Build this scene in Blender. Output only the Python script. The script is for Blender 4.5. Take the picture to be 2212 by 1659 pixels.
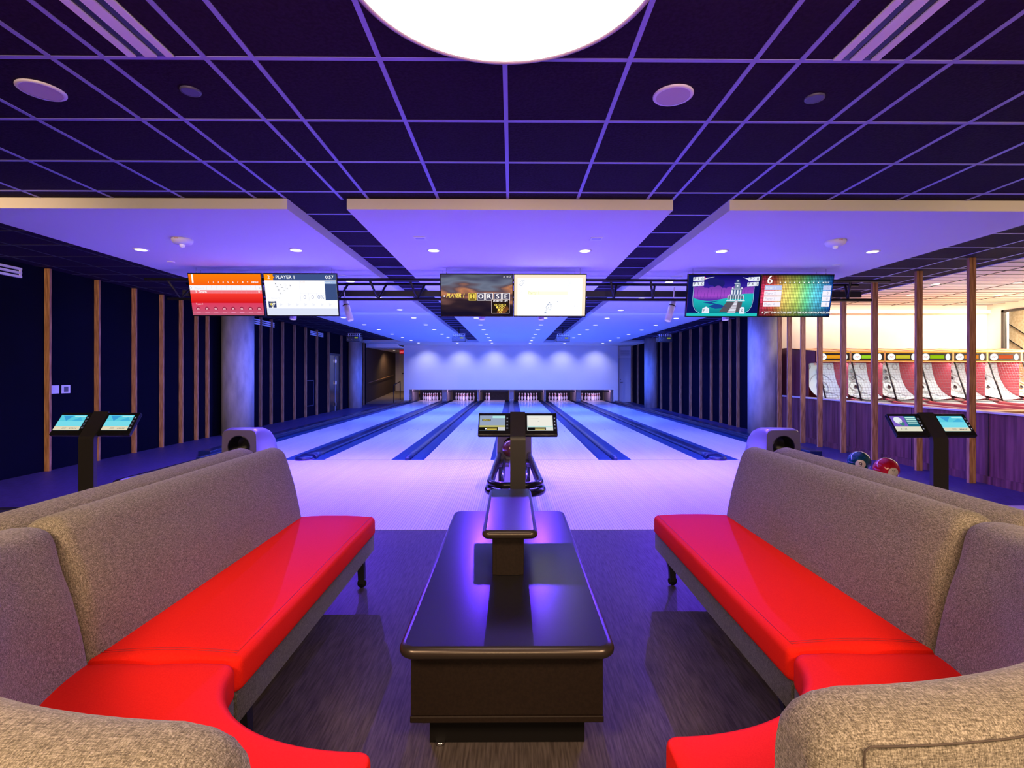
import bpy, bmesh, math, random
from mathutils import Vector, Matrix
random.seed(7)
PI = math.pi
SC = bpy.context.scene
COL = SC.collection
for o in list(bpy.data.objects): bpy.data.objects.remove(o)

# ------------------------------------------------------------------ camera
cam = bpy.data.cameras.new('camera'); co = bpy.data.objects.new('camera', cam); COL.objects.link(co)
cam.sensor_width = 36.0; cam.lens = 1112.0/2212*36
cam.shift_x = -0.0029; cam.shift_y = -0.0097
cam.clip_start = 0.05; cam.clip_end = 200
co.matrix_world = Matrix.Translation((0, 0, 1.38)) @ Matrix.Rotation(-0.0067, 4, 'Z') @ Matrix.Rotation(PI/2, 4, 'X') @ Matrix.Rotation(0.001, 4, 'Z')
SC.camera = co

# ------------------------------------------------------------------ world, exposure
w = bpy.data.worlds.new('world'); SC.world = w; w.use_nodes = True
w.node_tree.nodes['Background'].inputs[0].default_value = (0.50, 0.32, 0.42, 1)
w.node_tree.nodes['Background'].inputs[1].default_value = 0.10
SC.view_settings.view_transform = 'Standard'; SC.view_settings.look = 'None'
SC.view_settings.gamma = 1; SC.view_settings.use_curve_mapping = False
SC.view_settings.exposure = 0.0

# ------------------------------------------------------------------ lamps of the room and added fill lights
def area(name, loc, d, sx, sy, col, power, spread=PI):
    l = bpy.data.lights.new(name, 'AREA'); l.shape = 'RECTANGLE'; l.size = sx; l.size_y = sy
    l.color = col; l.energy = power; l.spread = spread
    o = bpy.data.objects.new(name, l); COL.objects.link(o)
    o.location = loc; o.rotation_euler = Vector(d).to_track_quat('-Z', 'Y').to_euler()
    return o
def spot(name, loc, d, ang, blend, col, power, r=0.03):
    l = bpy.data.lights.new(name, 'SPOT'); l.spot_size = math.radians(ang); l.spot_blend = blend
    l.color = col; l.energy = power; l.shadow_soft_size = r
    o = bpy.data.objects.new(name, l); COL.objects.link(o)
    o.location = loc; o.rotation_euler = Vector(d).to_track_quat('-Z', 'Y').to_euler()
    return o
PURPLE = (0.34, 0.13, 1.0); VIOLET = (0.42, 0.22, 1.0); BLUE = (0.04, 0.13, 1.0); WARM = (1.0, 0.70, 0.42)
HEADX = [-3.1, -2.33, -0.42, 0.42, 2.27, 3.05]
def head_dir(x):
    k = 0 if (abs(x) < 1 or abs(x) > 2.5) else (1 if x < 0 else -1)
    return k, Vector((k*0.35, -0.15, -1)).normalized(), (0.30 if k else 0.27)
for x in HEADX:   # wash from the cylinder heads on the truss: down on the approach
    k, dv_, ln = head_dir(x); px_, py_, pz_ = Vector((x-k*0.05, 7.36, 2.42))+dv_*(ln+0.018)
    spot('head_lamp', (px_, py_, pz_), (0, -0.22, -1), 160, 0.9, (0.12, 0.028, 1.0), 470, 0.012)
    spot('head_lamp', (px_, py_, pz_), (0, -0.12, -1), 108, 1.0, (0.28, 0.38, 0.72), 78, 0.012)
# added unseen area lights, tilted forward, to brighten the lanes
for y, c, p in ((7.9, (0.18, 0.19, 1.0), 400), (11.6, (0.09, 0.14, 1.0), 600), (15.6, (0.05, 0.12, 1.0), 640), (19.6, (0.04, 0.12, 1.0), 640)):
    area('lane_fill', (0, y, 2.72), (0, 0.35, -1), 9.4, 0.25, c, p, 2.3 if y > 12 else PI)
# wall washers, one per lane, above the masking wall
for k in range(6):
    x = -4.1 + k*1.64
    spot('wall_wash_lamp', (x, 24.25, 2.76), (0, 0.66, -1), 96, 1.0, (0.55, 0.57, 1.0), 98, 0.04)
area('pin_deck_lamp', (0, 25.86, 0.55), (0, 1.0, -0.28), 10.0, 0.06, (0.72, 0.48, 1.0), 85)
# warm ceiling lamps over the seating behind the camera
for x, p in ((-1.7, 150), (1.7, 150)):
    area('seating_lamp', (x, -0.75, 2.8), (-x*0.02, 0.22, -1), 0.9, 0.9, WARM, p)
area('rear_purple_fill', (0, -1.6, 1.0), (0, 0.8, 1), 4.0, 1.0, (0.62, 0.20, 1.0), 60, 1.35)  # added purple fill behind the camera, brightens the near ceiling
area('rear_lamp', (0, -3.2, 2.4), (0, 1, -0.12), 5.0, 0.6, (1.0, 0.72, 0.42), 180)
for x, p in ((-4.9, 900), (4.9, 260)):
    spot('side_warm_fill', (x, -0.6, 2.78), (0.17 if x > 0 else -0.17, 1.0, -0.16), 62, 0.8, (1.0, 0.62, 0.34), p, 0.05)  # added warm fill out of view, aimed forward at the battens
# warm lights of the arcade room
area('arcade_lamp', (8.5, 11.55, 2.93), (0, 0.30, -1), 4.8, 0.12, (1.0, 0.80, 0.60), 48)
area('arcade_lamp', (8.6, 9.0, 2.96), (0, 0.35, -1), 3.4, 0.8, (1.0, 0.82, 0.66), 110)
area('target_lamp', (8.65, 10.42, 1.60), (0, 0.5, -1), 4.8, 0.06, (0.82, 0.95, 1.0), 16)
spot('corridor_lamp', (-6.1, 27.3, 2.58), (-0.25, 0.2, -1), 140, 0.8, (1.0, 0.72, 0.45), 90)

# ------------------------------------------------------------------ materials
MC = {}
def _new(name):
    m = bpy.data.materials.new(name); m.use_nodes = True
    return m, m.node_tree.nodes, m.node_tree.links, m.node_tree.nodes['Principled BSDF']
def mat(name, col, rough=0.5, metal=0.0, spec=0.5, coat=0.0, emit=None, es=1.0):
    if name in MC: return MC[name]
    m, N, L, b = _new(name)
    b.inputs['Base Color'].default_value = (*col, 1); b.inputs['Roughness'].default_value = rough
    b.inputs['Metallic'].default_value = metal; b.inputs['Specular IOR Level'].default_value = spec
    b.inputs['Coat Weight'].default_value = coat
    if emit: b.inputs['Emission Color'].default_value = (*emit, 1); b.inputs['Emission Strength'].default_value = es
    MC[name] = m; return m
def s2l(c): return tuple(((x/255)/12.92 if x/255 <= 0.04045 else ((x/255+0.055)/1.055)**2.4) for x in c)
def glow(c, k=1.0):
    """emissive screen colour given in 0-255"""
    n = 'glow_%d_%d_%d_%d' % (c[0], c[1], c[2], int(k*100))
    if n in MC: return MC[n]
    return mat(n, (0.0, 0.0, 0.0), 0.6, 0, 0.0, emit=s2l(c), es=k)
def noisy(name, c1, c2, scale, stretch=(1, 1, 1), rough=0.6, bump=0.0, spec=0.4, detail=4, metal=0, lo=0.35, hi=0.65, coat=0.0, dist=0.01):
    if name in MC: return MC[name]
    m, N, L, b = _new(name)
    t = N.new('ShaderNodeTexCoord'); mp = N.new('ShaderNodeMapping'); mp.inputs['Scale'].default_value = stretch
    n = N.new('ShaderNodeTexNoise'); n.inputs['Scale'].default_value = scale; n.inputs['Detail'].default_value = detail
    r = N.new('ShaderNodeValToRGB'); r.color_ramp.elements[0].color = (*c1, 1); r.color_ramp.elements[1].color = (*c2, 1)
    r.color_ramp.elements[0].position = lo; r.color_ramp.elements[1].position = hi
    L.new(t.outputs['Object'], mp.inputs['Vector']); L.new(mp.outputs[0], n.inputs['Vector']); L.new(n.outputs['Fac'], r.inputs[0])
    L.new(r.outputs[0], b.inputs['Base Color'])
    b.inputs['Roughness'].default_value = rough; b.inputs['Specular IOR Level'].default_value = spec; b.inputs['Metallic'].default_value = metal
    b.inputs['Coat Weight'].default_value = coat
    if bump:
        bp = N.new('ShaderNodeBump'); bp.inputs['Strength'].default_value = bump; bp.inputs['Distance'].default_value = dist
        L.new(n.outputs['Fac'], bp.inputs['Height']); L.new(bp.outputs[0], b.inputs['Normal'])
    MC[name] = m; return m
def boards(name, col, line, pitch, lw, rough, coat=0.0, fade=0.0):
    """pale lane boards: thin dark lines along Y"""
    if name in MC: return MC[name]
    m, N, L, b = _new(name)
    t = N.new('ShaderNodeTexCoord'); sx = N.new('ShaderNodeSeparateXYZ'); L.new(t.outputs['Object'], sx.inputs[0])
    a = N.new('ShaderNodeMath'); a.operation = 'MULTIPLY'; a.inputs[1].default_value = 1.0/pitch; L.new(sx.outputs['X'], a.inputs[0])
    f = N.new('ShaderNodeMath'); f.operation = 'FRACT'; L.new(a.outputs[0], f.inputs[0])
    c = N.new('ShaderNodeMath'); c.operation = 'LESS_THAN'; c.inputs[1].default_value = lw; L.new(f.outputs[0], c.inputs[0])
    fl = N.new('ShaderNodeMath'); fl.operation = 'FLOOR'; L.new(a.outputs[0], fl.inputs[0])
    wn = N.new('ShaderNodeTexWhiteNoise'); wn.noise_dimensions = '1D'; L.new(fl.outputs[0], wn.inputs['W'])
    mx = N.new('ShaderNodeMix'); mx.data_type = 'RGBA'; mx.inputs[6].default_value = (*col, 1); mx.inputs[7].default_value = (*[x*0.90 for x in col], 1)
    L.new(wn.outputs['Value'], mx.inputs[0])
    m2 = N.new('ShaderNodeMix'); m2.data_type = 'RGBA'; m2.inputs[7].default_value = (*line, 1)
    L.new(c.outputs[0], m2.inputs[0]); L.new(mx.outputs[2], m2.inputs[6]); L.new(m2.outputs[2], b.inputs['Base Color'])
    b.inputs['Roughness'].default_value = rough; b.inputs['Coat Weight'].default_value = coat; b.inputs['Coat Roughness'].default_value = 0.035
    MC[name] = m; return m
def fabric(name, c1, c2, c3):
    if name in MC: return MC[name]
    m, N, L, b = _new(name)
    t = N.new('ShaderNodeTexCoord')
    outs = []
    for st in ((1, 6, 6), (6, 6, 1), (6, 1, 6)):
        mp = N.new('ShaderNodeMapping'); mp.inputs['Scale'].default_value = st
        n = N.new('ShaderNodeTexNoise'); n.inputs['Scale'].default_value = 75; n.inputs['Detail'].default_value = 3; n.inputs['Roughness'].default_value = 0.6
        L.new(t.outputs['Object'], mp.inputs['Vector']); L.new(mp.outputs[0], n.inputs['Vector']); outs.append(n)
    ad = N.new('ShaderNodeMath'); ad.operation = 'ADD'; L.new(outs[0].outputs['Fac'], ad.inputs[0]); L.new(outs[1].outputs['Fac'], ad.inputs[1])
    ad2 = N.new('ShaderNodeMath'); ad2.operation = 'ADD'; L.new(ad.outputs[0], ad2.inputs[0]); L.new(outs[2].outputs['Fac'], ad2.inputs[1])
    hf = N.new('ShaderNodeMath'); hf.operation = 'MULTIPLY'; hf.inputs[1].default_value = 1/3; L.new(ad2.outputs[0], hf.inputs[0])
    r = N.new('ShaderNodeValToRGB'); e = r.color_ramp.elements
    e[0].position = 0.40; e[0].color = (*c1, 1); e[1].position = 0.60; e[1].color = (*c3, 1); q = e.new(0.5); q.color = (*c2, 1)
    L.new(hf.outputs[0], r.inputs[0]); L.new(r.outputs[0], b.inputs['Base Color'])
    b.inputs['Roughness'].default_value = 0.9; b.inputs['Specular IOR Level'].default_value = 0.15
    b.inputs['Sheen Weight'].default_value = 0.15
    bp = N.new('ShaderNodeBump'); bp.inputs['Strength'].default_value = 0.35; bp.inputs['Distance'].default_value = 0.004
    L.new(hf.outputs[0], bp.inputs['Height']); L.new(bp.outputs[0], b.inputs['Normal'])
    MC[name] = m; return m

M_tile = noisy('ceiling_tile', (0.018, 0.008, 0.022), (0.027, 0.013, 0.036), 60, rough=0.9, bump=0.3, spec=0.1)
M_tbar = mat('ceiling_bar', (0.32, 0.31, 0.62), 0.5, 0.0)  # neutral grey bars; the blue light on them is tinted into the colour
M_white = mat('white_paint', (0.80, 0.78, 0.76), 0.8, spec=0.2)
M_navy = mat('navy_paint', (0.003, 0.0035, 0.012), 0.9, spec=0.05)
M_floor = noisy('dark_vinyl', (0.045, 0.034, 0.032), (0.098, 0.078, 0.074), 9, (14, 0.9, 1), 0.5, 0.05, 0.15, 6)
M_black = mat('black_gloss', (0.010, 0.010, 0.012), 0.18)
M_blackm = mat('black_satin', (0.018, 0.016, 0.017), 0.38)
M_bmetal = mat('black_metal', (0.020, 0.020, 0.024), 0.45, 0.4)
M_wood = noisy('batten_wood', (0.22, 0.095, 0.035), (0.52, 0.28, 0.13), 6, (9, 9, 0.7), 0.55, 0.1, detail=6)
M_panelw = noisy('panel_walnut', (0.10, 0.030, 0.030), (0.22, 0.075, 0.075), 4, (5, 5, 0.35), 0.5, 0.05, detail=6)
M_conc = noisy('concrete', (0.28, 0.29, 0.31), (0.48, 0.49, 0.52), 3.0, (2, 2, 0.6), 0.75, 0.15, detail=10, lo=0.3, hi=0.7)
M_appr = boards('approach_boards', (0.80, 0.74, 0.76), (0.22, 0.17, 0.24), 0.0242, 0.12, 0.32, 0.25)
M_lane = boards('lane_boards', (0.78, 0.74, 0.78), (0.40, 0.36, 0.44), 0.0274, 0.10, 0.34, 0.30)
M_gut = mat('gutter_plastic', (0.006, 0.028, 0.11), 0.4, spec=0.25)
M_cap = mat('divider_cap', (0.006, 0.016, 0.06), 0.3, coat=0.15)
M_hood = mat('hood_grey', (0.12, 0.105, 0.12), 0.35, coat=0.2)
M_fab = fabric('taupe_weave', (0.070, 0.056, 0.042), (0.185, 0.155, 0.120), (0.38, 0.33, 0.27))
M_red = noisy('red_vinyl', (0.86, 0.017, 0.010), (0.92, 0.025, 0.014), 240, rough=0.5, bump=0.06, spec=0.015, dist=0.001)
M_redseam = mat('red_stitch', (0.45, 0.006, 0.008), 0.6)
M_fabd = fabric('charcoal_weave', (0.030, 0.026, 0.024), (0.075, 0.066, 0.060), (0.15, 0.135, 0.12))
M_fabseam = mat('taupe_seam', (0.07, 0.05, 0.04), 0.9)
M_table = noisy('table_black', (0.010, 0.008, 0.009), (0.013, 0.011, 0.012), 200, rough=0.24, spec=0.28)
M_bronze = mat('bronze_edge', (0.060, 0.045, 0.036), 0.28, 0.6)
M_body = noisy('espresso', (0.011, 0.006, 0.004), (0.016, 0.009, 0.006), 120, rough=0.55, spec=0.2)
M_chrome = mat('chrome', (0.7, 0.7, 0.72), 0.2, 1.0)
M_plate = mat('white_plastic', (0.86, 0.86, 0.86), 0.4)

# ------------------------------------------------------------------ mesh helpers
class MB:
    def __init__(s): s.bm = bmesh.new(); s.mats = []; s.uv = s.bm.loops.layers.uv.new('uv')
    def mi(s, m):
        if m is None: return 0
        if m not in s.mats: s.mats.append(m)
        return s.mats.index(m)
    def _set(s, faces, m, smooth=False):
        i = s.mi(m)
        for f in faces: f.material_index = i; f.smooth = smooth
    def box(s, a, b, m=None, bev=0.0):
        x0, y0, z0 = [min(p, q) for p, q in zip(a, b)]; x1, y1, z1 = [max(p, q) for p, q in zip(a, b)]
        v = [s.bm.verts.new(p) for p in ((x0,y0,z0),(x1,y0,z0),(x1,y1,z0),(x0,y1,z0),(x0,y0,z1),(x1,y0,z1),(x1,y1,z1),(x0,y1,z1))]
        fs = [s.bm.faces.new([v[i] for i in q]) for q in ((3,2,1,0),(4,5,6,7),(0,1,5,4),(1,2,6,5),(2,3,7,6),(3,0,4,7))]
        s._set(fs, m)
        if bev > 0:
            es = list({e for f in fs for e in f.edges})
            r = bmesh.ops.bevel(s.bm, geom=es, offset=bev, segments=3, profile=0.5, affect='EDGES')
            s._set(r['faces'], m, True)
        return s
    def loft(s, rings, m=None, cap=True, smooth=True, closed=True):
        rs = [[s.bm.verts.new(p) for p in r] for r in rings]; fs = []
        n = len(rs[0])
        for a, b in zip(rs, rs[1:]):
            for i in range(n if closed else n-1):
                j = (i+1) % n
                fs.append(s.bm.faces.new((a[i], a[j], b[j], b[i])))
        s._set(fs, m, smooth)
        if cap: s._set([s.bm.faces.new(rs[0][::-1]), s.bm.faces.new(rs[-1])], m, False)
        return s
    def tube(s, pts, r, m=None, n=10, closed=False):
        pts = [Vector(p) for p in pts]; rings = []; k = len(pts); up = None
        for i, p in enumerate(pts):
            if closed: d = (pts[(i+1) % k]-pts[i-1]).normalized()
            else: d = (pts[min(i+1, k-1)]-pts[max(i-1, 0)]).normalized()
            if up is None:
                up = Vector((0, 0, 1)) if abs(d.z) < 0.9 else Vector((1, 0, 0))
            u = d.cross(up).normalized(); v = u.cross(d).normalized(); up = v
            rings.append([p+u*math.cos(2*PI*j/n)*r+v*math.sin(2*PI*j/n)*r for j in range(n)])
        if closed: rings.append(rings[0])
        return s.loft(rings, m, cap=not closed)
    def lathe(s, prof, m=None, c=(0, 0, 0), n=20, axis='z', cap=True):
        rings = []
        for r, h in prof:
            r = max(r, 1e-4); ring = []
            for j in range(n):
                a = 2*PI*j/n; x, y = r*math.cos(a), r*math.sin(a)
                p = (x, y, h) if axis == 'z' else ((x, -h, y) if axis == 'y' else (h, x, y))
                ring.append(Vector(c)+Vector(p))
            rings.append(ring)
        return s.loft(rings, m, cap=cap)
    def poly(s, pts, m=None, smooth=False):
        f = s.bm.faces.new([s.bm.verts.new(p) for p in pts]); s._set([f], m, smooth); return f
    def prism(s, pts, d, m=None, smooth=False):
        """polygon points (3D) extruded by vector d"""
        d = Vector(d); a = [s.bm.verts.new(p) for p in pts]; b = [s.bm.verts.new(Vector(p)+d) for p in pts]
        fs = [s.bm.faces.new(a), s.bm.faces.new(b[::-1])]
        s._set(fs, m)
        side = [s.bm.faces.new((a[i], b[i], b[(i+1) % len(a)], a[(i+1) % len(a)])) for i in range(len(a))]
        s._set(side, m, smooth); return s
    def xf(s, M):
        for v in s.bm.verts: v.co = M @ v.co
        return s
    def build(s, name, m=None, parent=None, loc=None):
        bmesh.ops.recalc_face_normals(s.bm, faces=s.bm.faces)
        me = bpy.data.meshes.new(name); s.bm.to_mesh(me); s.bm.free()
        for q in (s.mats or [m or M_white]): me.materials.append(q)
        o = bpy.data.objects.new(name, me); COL.objects.link(o)
        if parent: o.parent = parent
        if loc: o.location = loc
        return o
def tag(o, label=None, cat=None, group=None, kind=None):
    if label: o['label'] = label
    if cat: o['category'] = cat
    if group: o['group'] = group
    if kind: o['kind'] = kind
    return o
def thing(name, label, cat, loc=(0, 0, 0), rz=0, group=None):
    o = bpy.data.objects.new(name, None); COL.objects.link(o); o.location = loc; o.rotation_euler = (0, 0, rz)
    o.empty_display_size = 0.1
    return tag(o, label, cat, group)
def dup(root, loc=None, rz=None, label=None, group=None, parent=None):
    r = root.copy(); COL.objects.link(r)
    if parent: r.parent = parent
    if loc is not None: r.location = loc
    if rz is not None: r.rotation_euler = (0, 0, rz)
    if label: r['label'] = label
    if group: r['group'] = group
    for ch in list(root.children): dup(ch, parent=r)
    return r
def struct(name, mb, m=None):
    o = mb.build(name, m); o['kind'] = 'structure'; return o

# flat screens: local plane XZ facing -Y
_txt = {}
def text_polys(t):
    if t in _txt: return _txt[t]
    cu = bpy.data.curves.new('t', 'FONT'); cu.body = t; cu.resolution_u = 3
    ob = bpy.data.objects.new('t', cu); COL.objects.link(ob)
    dg = bpy.context.evaluated_depsgraph_get(); dg.update()
    me = bpy.data.meshes.new_from_object(ob.evaluated_get(dg))
    vs = [v.co.copy() for v in me.vertices]; fs = [list(p.vertices) for p in me.polygons]
    bpy.data.objects.remove(ob); bpy.data.curves.remove(cu); bpy.data.meshes.remove(me)
    _txt[t] = (vs, fs); return _txt[t]
class Flat:
    """drawing surface w x h metres; u,v in 0..1 (v up), layers step towards the viewer (-Y)"""
    def __init__(s, w, h, y0=0.0): s.w, s.h, s.y0, s.mb = w, h, y0, MB()
    def p(s, u, v, l): return ((u-0.5)*s.w, s.y0-0.0007*l, (v-0.5)*s.h)
    def poly(s, pts, m, l=1):
        f = s.mb.poly([s.p(u, v, l) for u, v in pts], m)
        for lp, (u, v) in zip(f.loops, pts): lp[s.mb.uv].uv = (u, v)
    def rect(s, a, b, c, d, m, l=1): s.poly([(a, b), (c, b), (c, d), (a, d)], m, l)
    def frame(s, a, b, c, d, t, m, l=1):
        q = t*s.w/s.h
        s.rect(a, b, c, b+q, m, l); s.rect(a, d-q, c, d, m, l); s.rect(a, b, a+t, d, m, l); s.rect(c-t, b, c, d, m, l)
    def disc(s, u, v, r, m, l=1, n=18, sy=None, rin=None, a0=0, a1=2*PI):
        k = s.w/s.h if sy is None else sy
        o = [(u+r*math.cos(a0+(a1-a0)*i/n), v+r*k*math.sin(a0+(a1-a0)*i/n)) for i in range(n+(0 if a1-a0 > 6.2 else 1))]
        if rin is None: s.poly(o, m, l); return
        I = [(u+(x-u)*rin/r, v+(y-v)*rin/r) for x, y in o]; full = a1-a0 > 6.2
        for i in range(len(o) if full else len(o)-1):
            j = (i+1) % len(o); s.poly([o[i], o[j], I[j], I[i]], m, l)
    def line(s, a, b, t, m, l=1):
        ax, ay = a[0]*s.w, a[1]*s.h; bx, by = b[0]*s.w, b[1]*s.h
        d = Vector((bx-ax, by-ay)); n = Vector((-d.y, d.x)).normalized()*t*0.5
        s.poly([((ax+n.x)/s.w, (ay+n.y)/s.h), ((bx+n.x)/s.w, (by+n.y)/s.h), ((bx-n.x)/s.w, (by-n.y)/s.h), ((ax-n.x)/s.w, (ay-n.y)/s.h)], m, l)
    def text(s, t, u, v, size, m, l=2, shear=0.0, align='l', bold=0.0, sx=1.0):
        vs, fs = text_polys(t)
        if not vs: return
        x0 = min(q.x for q in vs); x1 = max(q.x for q in vs); W = (x1-x0)*size*sx
        off = {'l': 0, 'c': -W/2, 'r': -W}[align]
        for dx in ((-bold, bold) if bold else (0,)):
            for f in fs:
                ps = [(u+((vs[i].x-x0)*size*sx+shear*vs[i].y*size+off+dx)/s.w, v+vs[i].y*size/s.h) for i in f]
                try: s.poly(ps, m, l+(0.3 if dx > 0 else 0))
                except ValueError: pass
    def build(s, name, parent): return s.mb.build(name, None, parent)

# ------------------------------------------------------------------ the setting
ZC = 2.87; ZS = 2.777
def fl(name, x0, y0, x1, y1, z, m, t=0.05):
    return struct(name, MB().box((x0, y0, z-t), (x1, y1, z), m), m)
fl('floor', -7.2, -6, 11.4, 4.56, 0, M_floor)                     # seating area
M_side = noisy('side_vinyl', (0.030, 0.022, 0.075), (0.060, 0.045, 0.15), 7, (10, 1.2, 1), 0.5, 0.04, 0.35, 6)  # dark brown vinyl with the blue lighting tinted into its colour
fl('floor_left', -7.2, 4.56, -5.0, 23.9, 0, M_side)
fl('floor_right', 5.0, 4.56, 11.4, 25.6, 0, M_side)
fl('floor_approach', -4.98, 4.56, 4.98, 8.25, 0.004, M_appr)
fl('floor_lane_bed', -5.0, 8.25, 5.0, 28.4, -0.06, M_gut)
struct('trim_1', MB().box((-9, 5.22, 0.0), (-5.02, 5.3, 0.012), M_blackm))
M_blackfl = mat('black_mat', (0.006, 0.006, 0.007), 0.9)
fl('floor_black', -7.2, 2.0, -5.0, 5.24, 0.008, M_blackfl, 0.008)
M_beige = noisy('beige_floor', (0.52, 0.44, 0.36), (0.60, 0.52, 0.44), 3, rough=0.5)
fl('floor_beige', 5.0, -2.0, 11.4, 5.36, 0.006, M_beige, 0.006)

# suspended tile ceiling
c = MB(); c.box((-6.75, -6, ZC), (6.52, 24.6, ZC+0.06), M_tile)
struct('ceiling', c)
g = MB(); bw = 0.012
XL = [-6.38, -5.78, -5.19, -4.59, -3.99, -3.38, -2.78, -2.17, -1.92, -1.445, -1.22, -0.626, -0.033, 0.56, 1.153, 1.372, 1.869, 2.10, 2.70, 3.29, 3.885, 4.48, 5.075, 5.67, 6.265]
YL = [2.437+0.593*k for k in range(-13, 38)]
M_tbar_shade = mat('ceiling_bar_shade', (0.03, 0.03, 0.05), 0.5)  # same bars where unlit; the shade is put into this dark colour
for x in XL: g.box((x-bw, -6, ZC-0.004), (x+bw, 4.4 if x == -1.445 else 24.5, ZC+0.001), M_tbar_shade if x < -4.5 else M_tbar)
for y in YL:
    g.box((-6.6, y-bw, ZC-0.0034), (-4.73, y+bw, ZC+0.001), M_tbar_shade); g.box((-4.73, y-bw, ZC-0.0034), (6.52, y+bw, ZC+0.001), M_tbar)
g.box((6.50, -6, ZC-0.01), (6.53, 12.0, 3.05), M_tbar)
struct('trim_2', g)
# three dropped white soffits over the lanes
for nm, x0, x1 in (('ceiling_soffit', -4.74, -1.905), ('ceiling_soffit', -1.40, 1.375), ('ceiling_soffit', 1.86, 4.77)):
    struct(nm, MB().box((x0, 4.38, ZS), (x1, 24.9, ZC-0.002), M_white))
struct('ceiling_soffit', MB().box((-6.6, 22.6, ZS-0.004), (5.95, 25.7, ZC+0.1), M_white))
struct('ceiling_arcade', MB().box((6.53, -6, 3.0), (11.3, 12.2, 3.06), noisy('arcade_ceiling', (0.74, 0.66, 0.70), (0.78, 0.70, 0.74), 3, rough=0.8)))
g = MB()
for k in range(40): g.box((6.54, 12.0-0.15-k*0.30, 2.993), (11.15, 12.0-0.142-k*0.30, 3.0), M_blackm)
for x in (7.7, 8.9, 10.1): g.box((x, 0, 2.992), (x+0.008, 12.0, 3.0), M_blackm)
struct('trim_3', g)

# side walls
struct('wall_left', MB().box((-6.75, -6, 0), (-6.60, 23.4, ZC), M_navy))
struct('wall_right', MB().box((5.95, 12.15, 0), (6.15, 25.6, ZC), M_navy))
# masking wall over the pins, with its returns
m = MB(); m.box((-5.27, 25.2, 0.61), (5.22, 25.34, ZC), M_white)
m.box((-5.27, 25.2, -0.05), (-5.0, 25.34, 0.61), M_white); m.box((5.0, 25.2, -0.05), (5.22, 25.34, 0.61), M_white)
m.box((-5.27, 25.34, -0.05), (-5.2, 28, ZC), M_white); m.box((5.2, 25.34, -0.05), (5.27, 28, ZC), M_white)
struct('wall_back', m)
struct('wall_back_right', MB().box((5.22, 25.62, 0), (6.2, 25.75, ZC), M_white))
m = MB(); m.box((-6.9, 23.9, 2.60), (-5.27, 24.1, ZC), M_white)
struct('wall_back_left', m)
# corridor behind the left opening
M_brownw = noisy('corridor_wood', (0.055, 0.032, 0.024), (0.075, 0.046, 0.034), 3, (6, 6, 0.4), 0.6)
struct('wall_corridor', MB().box((-6.95, 23.4, -0.1), (-6.8, 30.2, 3.0), M_brownw))
M_cream = mat('cream_paint', (0.62, 0.55, 0.44), 0.7)
struct('wall_corridor_end', MB().box((-6.95, 30.2, 0), (-4.6, 30.35, 3.2), M_cream))
struct('ceiling_corridor', MB().box((-6.95, 24.1, 2.62), (-5.27, 30.3, 2.7), M_white))
r = MB(); r.prism([(-6.8, 23.9, 0.0), (-5.0, 23.9, 0.0), (-5.0, 30.2, 0.40), (-6.8, 30.2, 0.40)], (0, 0, -0.1), noisy('ramp_carpet', (0.20, 0.15, 0.11), (0.26, 0.20, 0.15), 30, rough=0.9))
struct('floor_ramp', r)

# pony wall towards the arcade, with its cap
m = MB(); m.box((6.02, 3.2, 0), (6.10, 12.1, 0.89), M_panelw)
for y in (5.2, 6.45, 7.7, 8.95, 10.2, 11.4): m.box((6.014, y, 0.0), (6.021, y+0.006, 0.89), M_blackm)
m.box((5.995, 3.2, 0.0), (6.02, 12.1, 0.10), M_panelw)
struct('wall_pony', m)
struct('trim_4', MB().box((5.99, 3.2, 0.89), (6.16, 12.1, 0.912), mat('ledge', (0.70, 0.68, 0.66), 0.35)))
M_arcw = mat('arcade_wall', (0.80, 0.72, 0.62), 0.8)
m = MB(); m.box((6.0, 12.0, 0), (11.3, 12.15, 3.06), M_arcw)
struct('wall_arcade_back', m)
struct('trim_5', MB().box((6.1, 11.9, 2.80), (11.15, 12.0, 2.88), M_arcw))
m = MB()
m.box((11.15, 3, 0), (11.3, 12.15, 1.0), M_arcw); m.box((11.15, 3, 2.84), (11.3, 12.15, 3.06), M_arcw)
m.box((11.15, 11.62, 1.0), (11.3, 12.15, 2.84), M_arcw); m.box((11.15, 3, 1.0), (11.3, 8.0, 2.84), M_arcw)
struct('wall_arcade_right', m)
wf = MB()
for a, b in (((11.12, 11.56, 1.0), (11.2, 11.62, 2.84)), ((11.12, 8.0, 1.0), (11.2, 8.06, 2.84)), ((11.12, 8.0, 2.79), (11.2, 11.62, 2.84)), ((11.12, 8.0, 1.0), (11.2, 11.62, 1.05))):
    wf.box(a, b, M_blackm)
wo = struct('window_1', wf)
gm = mat('window_glass', (0.9, 0.95, 0.95), 0.02); gm.node_tree.nodes['Principled BSDF'].inputs['Transmission Weight'].default_value = 1.0
gm.node_tree.nodes['Principled BSDF'].inputs['IOR'].default_value = 1.05
MB().box((11.16, 8.06, 1.05), (11.17, 11.56, 2.79), gm).build('window_pane', None, wo)
# diagonal-board wall seen through the window
m = MB(); pw = noisy('pale_boards', (0.60, 0.42, 0.24), (0.78, 0.60, 0.40), 3, (1, 6, 6), 0.6)
m.box((12.0, 7, 0), (12.1, 14, 3.1), pw)
for k in range(14):
    y = 6.4+k*0.52
    m.prism([(11.985, y, 0.6), (11.985, y+0.03, 0.6), (11.985, y+2.83, 2.6), (11.985, y+2.8, 2.6)], (0.012, 0, 0), M_blackm)
struct('wall_beyond_window', m)
area('window_lamp', (11.6, 10.0, 3.0), (0.3, 0.2, -1), 0.5, 2.5, (1.0, 0.88, 0.72), 1500)

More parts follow.
